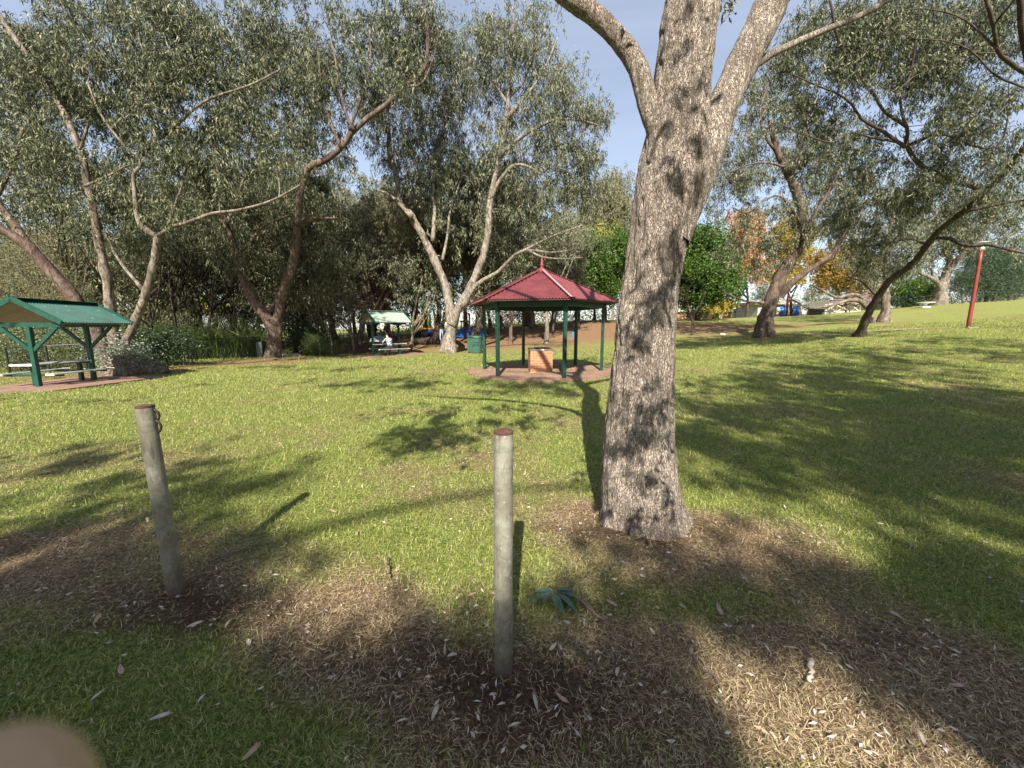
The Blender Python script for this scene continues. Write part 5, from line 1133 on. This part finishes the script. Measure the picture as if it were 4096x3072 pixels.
for k in range(5):
    if k not in used:
        for c in list(PROTO[k].children): bpy.data.objects.remove(c)
        bpy.data.objects.remove(PROTO[k])

# ------------------------------------------------------------------ bushes, hedge, reeds
def bush(seed, label, E, leaf, nl, L, W, name='bush', cat='bush', sp=.22, droop=.1):
    rg = np.random.default_rng(seed); C = np.array(ell(E, rg)); C = np.array([c for c in C if c[2] > float(gz(c[0], c[1])) + .05])
    base = np.array([C[:, 0].mean(), C[:, 1].mean(), 0]); base[2] = float(gz(base[0], base[1]))
    root = thing(name, label, cat, base); q = np.repeat(C, nl, 0) + rg.normal(0, sp, (len(C) * nl, 3)); q = q[q[:, 2] > gz(q[:, 0], q[:, 1])]
    v, f = leaves(q, L, W, droop, rg); mesh_np('foliage', v, [f], leaf, root, world=True)
    mb = MB()
    for c in C[rg.permutation(len(C))[:14]]:
        g = np.array([c[0] + rg.normal(0, .1), c[1] + rg.normal(0, .1), 0]); g[2] = float(gz(g[0], g[1])) - .05; mb.tube([g, (g + c) / 2 + rg.normal(0, .06, 3), c], [.02, .014, .006], 5)
    mb.build('stems', BK_dark, root, world=True)['kind'] = 'stuff'; return root
LF_hedge = leafmat('hedge_leaf', [(.05, .075, .03), (.085, .115, .045), (.15, .175, .075), (.22, .23, .12)], .25)
LF_shrub = leafmat('dark_shrub_leaf', [(.015, .03, .012), (.03, .055, .02), (.055, .085, .03)], .2)
bush(501, 'clipped grey-green hedge behind the left picnic shelter', [(140, 1390, 240, 100, 19.5, 1.2, 330)], LF_hedge, 60, .09, .05, 'hedge', 'hedge')
bush(502, 'dark spreading bush between the knotted stump and the reeds', [(660, 1395, 130, 55, 19.5, 1.2, 150), (560, 1380, 50, 45, 19, .8, 40)], LF_shrub, 70, .10, .05)
bush(503, 'dark shrub behind the forked gum, at the edge of the lawn', [(1240, 1370, 80, 60, 27, 1.5, 70), (1200, 1300, 60, 80, 28, 1.5, 60)], LF_shrub, 70, .14, .06)
bush(504, 'arching green tussock beside the slender trees', [(1270, 1395, 40, 22, 25.5, .6, 30)], leafmat('tussock_leaf', [(.05, .09, .02), (.1, .15, .04), (.18, .2, .08)], .3), 60, .55, .02, 'tussock', 'tussock', .2, -.7)
bush(505, 'twiggy brown-grey scrub left of the far shelter', [(1360, 1230, 120, 110, 28.5, 1.5, 80)], leafmat('scrub_leaf', [(.12, .1, .06), (.19, .17, .1), (.27, .23, .15)], .25), 46, .22, .03, sp=.4)
bush(506, 'feathery olive wattle foliage behind the leaning trunks on the left', [(150, 1150, 190, 150, 22, 1.5, 130), (60, 1010, 150, 80, 22, 1.5, 50)], LF_olive, 70, .16, .02, 'wattle', 'shrub', .35)
bush(507, 'low dark shrubs under the old tree on the right', [(3620, 1205, 60, 14, 40, 1, 40)], LF_shrub, 50, .2, .1)
for i, (u, v, ru, rv, Y, n) in enumerate(((850, 1180, 330, 180, 33, 110), (1200, 1240, 180, 160, 35, 90), (1560, 1250, 240, 110, 44, 80), (1980, 1230, 200, 90, 48, 60), (400, 1240, 260, 170, 33, 80), (-150, 1250, 220, 150, 30, 60))):
    bush(520 + i, 'tangled dark understorey ' + ['behind the reeds', 'behind the forked gum', 'behind the far shelter', 'behind the gazebo, far off', 'behind the stems right of the green shelter', 'at the far left edge'][i], [(u, v, ru, rv, Y, 2.0, n)], (LF_dark, LF_shrub, LF_dark, LF_mid, LF_dark, LF_dark)[i], 60, .34, .09, 'understorey_shrub', 'shrub', .7, .5)
bush(530, 'grey-green scrub along the crest behind the gazebo', [(2330, 1262, 420, 34, 74, 3, 110), (3500, 1215, 420, 45, 82, 3, 110)], LF_mid, 60, .5, .16, 'understorey_shrub', 'shrub', .9, .5)
rg = np.random.default_rng(550); n = 9000; u = rg.uniform(540, 1040, n); Y = rg.uniform(25.5, 32, n)
base = np.array([gp(a, b) for a, b in zip(u[::30], Y[::30])])[rg.integers(0, len(u[::30]), n)] + rg.normal(0, .35, (n, 3)) * [1, 1, 0]; base[:, 2] = gz(base[:, 0], base[:, 1])
a = rg.random(n) * 6.28; el = np.clip(rg.normal(1.35, .15, n), .8, 1.57); d0 = np.stack([np.cos(a) * np.cos(el), np.sin(a) * np.cos(el), np.sin(el)], 1); bd = rg.normal(0, .5, (n, 3)); bd[:, 2] = -rg.uniform(0, 1.5, n)
v_, f_ = strip(base, d0, rg.uniform(.9, 3.3, n), rg.uniform(.025, .06, n), bd, rg, 0)
tag(mesh_np('reeds', v_, [f_], leafmat('reed_leaf', [(.018, .04, .008), (.04, .08, .014), (.08, .125, .028), (.2, .2, .08)], .25)), 'tall green reeds growing behind the chain-link fence', 'reeds', kind='stuff')
# pale rocks by the forked gum, yellow field far beyond the creek
for u, Y, r in ((1150, 25.5, .22), (1185, 25.6, .28), (1130, 25.8, .16), (2890, 27.8, .18)):
    g = gp(u, Y); mb = MB(); mb.lathe([(r * .8, -.05), (r, r * .3), (r * .75, r * .7), (r * .3, r * .85)], (0, 0, 0), 9); o = mb.build('rock', M_pale, None, True); o.location = g; o.rotation_euler = (0, 0, u); o.scale = (1.3, .9, .9)
    tag(o, 'single pale rock on the grass at the foot of the mulch bank' if u > 2000 else 'pale rock at the lawn edge just right of the forked gum', 'rock', None if u > 2000 else 'rocks by the forked gum')
q = [P(u, v, Y) for u, v, Y in ((560, 1236, 70), (900, 1236, 70), (900, 1190, 95), (560, 1190, 95))]
M_field = leafmat('vine_leaf', [(.42, .38, .03), (.55, .5, .05), (.35, .36, .05)], .3); n = 16000
ww = rg.random((n, 2)); pts = np.array(q[0]) + (np.array(q[1]) - q[0]) * ww[:, :1] + (np.array(q[3]) - q[0]) * ww[:, 1:] + rg.normal(0, .4, (n, 3)); v_, f_ = leaves(pts, .9, .5, .1, rg)
tag(mesh_np('yellow_vines', v_, [f_], M_field), 'field of yellow leaved vines far beyond the creek', 'vines', kind='stuff')
# ------------------------------------------------------------------ people: one skinned body each
def person(label, J, rads, colours, base, rz=0, fingers=True, zoneof=None, levels=2, skip=()):
    root = thing('person', label, 'person', base, rz)
    me = bpy.data.meshes.new('body')
    names = list(J); verts = [J[n] for n in names]; idx = {n: i for i, n in enumerate(names)}
    E = [(a, b) for a, b in BONES if a in idx and b in idx]
    rr = [rads[n] for n in names]; zone = [zoneof.get(n, 0) for n in names]; edges = [(idx[a], idx[b]) for a, b in E]
    for s in 'LR':
        if fingers and 'wrist' + s in idx and 'palm' + s in idx:
            w, p = np.array(J['wrist' + s]), np.array(J['palm' + s]); d = (p - w) / np.linalg.norm(p - w)
            sd_ = np.cross(d, np.array(FINGER_UP.get(s, (0, 0, 1)))); sd_ /= np.linalg.norm(sd_); nr = np.cross(sd_, d)
            for k, (off, L) in enumerate(((-.028, .062), (-.009, .074), (.010, .070), (.028, .054))):
                if (s, k) in skip: continue
                q0 = p + sd_ * off; prev = idx['palm' + s]
                for j, tt in enumerate((.012, .4, .72, 1.0)):
                    verts.append(tuple(q0 + d * L * tt - nr * CURL.get(s, .25) * L * tt * tt)); rr.append((.0095, .0088, .0082, .0070)[j]); zone.append(0); edges.append((prev, len(verts) - 1)); prev = len(verts) - 1
            prev = idx['palm' + s]
            for j, (a_, b_) in enumerate(((-.034, -.02), (-.050, .004), (-.058, .026))):
                verts.append(tuple(p + sd_ * a_ + d * b_ - nr * .012 * j)); rr.append((.0125, .0105, .009)[j]); zone.append(0); edges.append((prev, len(verts) - 1)); prev = len(verts) - 1
    me.from_pydata([tuple(v) for v in verts], edges, []); o = bpy.data.objects.new('body', me); col.objects.link(o)
    sk = o.modifiers.new('skin', 'SKIN'); sk.use_smooth_shade = True
    for i, r in enumerate(rr):
        sv = me.skin_vertices[0].data[i]; sv.radius = (r, r) if not isinstance(r, tuple) else r; sv.use_root = (i == idx['pelvis'])
    sub = o.modifiers.new('sub', 'SUBSURF'); sub.levels = levels; sub.render_levels = levels
    dg = bpy.context.evaluated_depsgraph_get(); ev = o.evaluated_get(dg); nm = bpy.data.meshes.new_from_object(ev)
    bpy.data.objects.remove(o)
    for c in colours: nm.materials.append(c)
    A = np.array(verts); seg = np.array([[*A[a], *A[b]] for a, b in edges]); sz = [(zone[a], zone[b]) for a, b in edges]
    for pl in nm.polygons:
        c = np.array(pl.center); a = seg[:, :3]; d = seg[:, 3:] - a; t = np.clip(((c - a) * d).sum(1) / ((d * d).sum(1) + 1e-9), 0, 1)
        k = int(np.argmin(np.linalg.norm(c - a - d * t[:, None], axis=1))); pl.material_index = sz[k][0] if t[k] < .5 else sz[k][1]; pl.use_smooth = True
    bo = bpy.data.objects.new('body', nm); col.objects.link(bo); bo.parent = root
    return root
BONES = [('pelvis', 'waist'), ('waist', 'chest'), ('chest', 'neck'), ('neck', 'jaw'), ('jaw', 'head'), ('head', 'crown'), ('head', 'nose')]
for s in 'LR': BONES += [('chest', 'sh' + s), ('sh' + s, 'el' + s), ('el' + s, 'wrist' + s), ('wrist' + s, 'palm' + s), ('pelvis', 'hip' + s), ('hip' + s, 'kn' + s), ('kn' + s, 'an' + s), ('an' + s, 'toe' + s)]
RAD = {'pelvis': (.15, .12), 'waist': (.145, .11), 'chest': (.165, .12), 'neck': .058, 'jaw': .07, 'head': .092, 'crown': .07, 'nose': .02}
for s in 'LR': RAD.update({'sh' + s: .062, 'el' + s: .046, 'wrist' + s: .031, 'palm' + s: (.04, .018), 'hip' + s: .092, 'kn' + s: .062, 'an' + s: .042, 'toe' + s: .04})
FINGER_UP, CURL = {}, {}
ZN = {'pelvis': 2, 'waist': 1, 'chest': 1, 'neck': 0, 'jaw': 0, 'head': 0, 'crown': 0, 'nose': 0}
for s in 'LR': ZN.update({'sh' + s: 1, 'el' + s: 1, 'wrist' + s: 0, 'palm' + s: 0, 'hip' + s: 2, 'kn' + s: 2, 'an' + s: 2, 'toe' + s: 3})
M_skin = paint('skin', (.44, .30, .20), .55, .1, scale=30); M_shoe = paint('shoe', (.05, .045, .045), .6); M_hair = paint('dark_hair', (.03, .02, .015), .6, .3, scale=30)
M_denim = paint('light_denim', (.34, .44, .58), .85, .15); M_dktrou = paint('dark_trousers', (.03, .03, .035), .85, .2); M_whitehat = paint('white_cloth', (.75, .73, .70), .8, .1); M_navy = paint('dark_top', (.05, .05, .06), .85, .2)
m, nt, b = newmat('checked_shirt'); v = coords(nt, (9, 9, 9)); ck = nt.nodes.new('ShaderNodeTexChecker'); ck.inputs['Scale'].default_value = 1; nt.links.new(v, ck.inputs['Vector'])
ck.inputs['Color1'].default_value = (.34, .37, .43, 1); ck.inputs['Color2'].default_value = (.07, .08, .13, 1); nt.links.new(mixc(nt, .1, ck.outputs[0], (.4, .4, .42)), b.inputs['Base Color']); b.inputs['Roughness'].default_value = .85; M_check = m
def hairpiece(root, c, r, mat, name='hair', brim=False):
    mb = MB(); mb.lathe([(r * 1.0, -.05), (r * 1.06, .0), (r * 1.0, .05), (r * .72, .095), (r * .3, .118)], c, 16)
    if brim: mb.lathe([(r * 1.0, -.01), (r * 1.75, -.035), (r * 1.75, -.028), (r * 1.0, .01)], c, 18)
    mb.build(name, mat, root, True)
# seated, back to the viewer, leaning on the table
d2 = rotz(a2); seat = c2 + d2 @ np.array([-.22, -1.02, 0]); seat[2] = tc2[2]
J = {'pelvis': (0, 0, .55), 'waist': (0, .06, .76), 'chest': (0, .20, 1.02), 'neck': (0, .32, 1.20), 'jaw': (.0, .40, 1.27), 'head': (0, .44, 1.35), 'crown': (0, .44, 1.44), 'nose': (0, .54, 1.33)}
for s, q in (('L', -1), ('R', 1)):
    J.update({'sh' + s: (q * .19, .20, 1.08), 'el' + s: (q * .33, .36, .86), 'wrist' + s: (q * .20, .58, .82), 'palm' + s: (q * .15, .66, .82), 'hip' + s: (q * .10, .02, .55), 'kn' + s: (q * .14, .42, .52), 'an' + s: (q * .14, .36, .10), 'toe' + s: (q * .15, .50, .045)})
pz = person('person in a checked shirt sitting with their back turned at the far picnic table', J, RAD, [M_skin, M_check, M_dktrou, M_shoe], seat, a2, zoneof={**ZN, 'wristL': 1, 'wristR': 1})
hairpiece(pz, (0, .43, 1.37), .105, M_hair)
# standing by the playground
st = gp(1767, 34.5)
J = {'pelvis': (0, 0, .95), 'waist': (0, 0, 1.12), 'chest': (0, 0, 1.34), 'neck': (0, .01, 1.50), 'jaw': (0, .03, 1.57), 'head': (0, .02, 1.64), 'crown': (0, .02, 1.72), 'nose': (0, .12, 1.63)}
for s, q in (('L', -1), ('R', 1)):
    J.update({'sh' + s: (q * .18, 0, 1.42), 'el' + s: (q * .25, -.02, 1.14), 'wrist' + s: (q * .22, .16, 1.0), 'palm' + s: (q * .20, .23, .98), 'hip' + s: (q * .095, 0, .92), 'kn' + s: (q * .11, .02, .50), 'an' + s: (q * .12, -.02, .09), 'toe' + s: (q * .13, .12, .04)})
pz = person('person in light blue jeans and a white hat standing by the playground', J, RAD, [M_skin, M_navy, M_denim, M_shoe], st, rad(20), zoneof=ZN)
hairpiece(pz, (0, .02, 1.68), .11, M_whitehat, 'hat', True)
# the one holding the camera: a fingertip in front of the lens, a shadow on the grass
def near(u, v, dep): d = ray(u, v); return CAM + d / np.dot(d, FWD) * dep
t0 = near(70, 3010, .026)
tdir = np.array([.45, .2, .75]); tdir /= np.linalg.norm(tdir)
J = {'pelvis': (.22, -.52, .93), 'waist': (.22, -.52, 1.10), 'chest': (.22, -.52, 1.33), 'neck': (.22, -.50, 1.50), 'jaw': (.22, -.46, 1.57), 'head': (.22, -.47, 1.64), 'crown': (.22, -.47, 1.73), 'nose': (.22, -.36, 1.63)}
J.update({'shL': (.03, -.50, 1.42), 'elL': (-.14, -.36, 1.26), 'wristL': (-.105, -.11, 1.44), 'palmL': (-.07, -.035, 1.49)})
J.update({'shR': (.41, -.50, 1.42), 'elR': (.50, -.30, 1.24), 'wristR': (.26, -.09, 1.47), 'palmR': (.18, -.045, 1.53)})
for s, q in (('L', -1), ('R', 1)): J.update({'hip' + s: (.22 + q * .10, -.52, .91), 'kn' + s: (.22 + q * .12, -.50, .49), 'an' + s: (.22 + q * .13, -.54, .09), 'toe' + s: (.22 + q * .14, -.40, .045)})
# index finger of the left hand reaches across the lens corner
J.update({'ixA': tuple(t0 - tdir * .055 + np.array([-.004, -.014, 0])), 'ixB': tuple(t0 - tdir * .034), 'ixC': tuple(t0 - tdir * .012), 'ixD': tuple(t0)})
BONES += [('palmL', 'ixA'), ('ixA', 'ixB'), ('ixB', 'ixC'), ('ixC', 'ixD')]
RAD.update({'ixA': .0100, 'ixB': .0095, 'ixC': .0090, 'ixD': .0070})
FINGER_UP['L'] = (-.3, .3, 1); FINGER_UP['R'] = (.3, .3, 1); CURL['L'] = .9; CURL['R'] = .9
RAD.update({'pelvis': (.21, .17), 'waist': (.22, .17), 'chest': (.24, .17), 'shL': .085, 'shR': .085, 'elL': .068, 'elR': .068, 'hipL': .12, 'hipR': .12, 'knL': .085, 'knR': .085})
person('person taking the picture, only a blurred fingertip showing in the corner', J, RAD, [M_skin, M_navy, M_dktrou, M_shoe], (0, 0, 0), 0, zoneof=ZN, levels=2, skip=(('L', 3),))
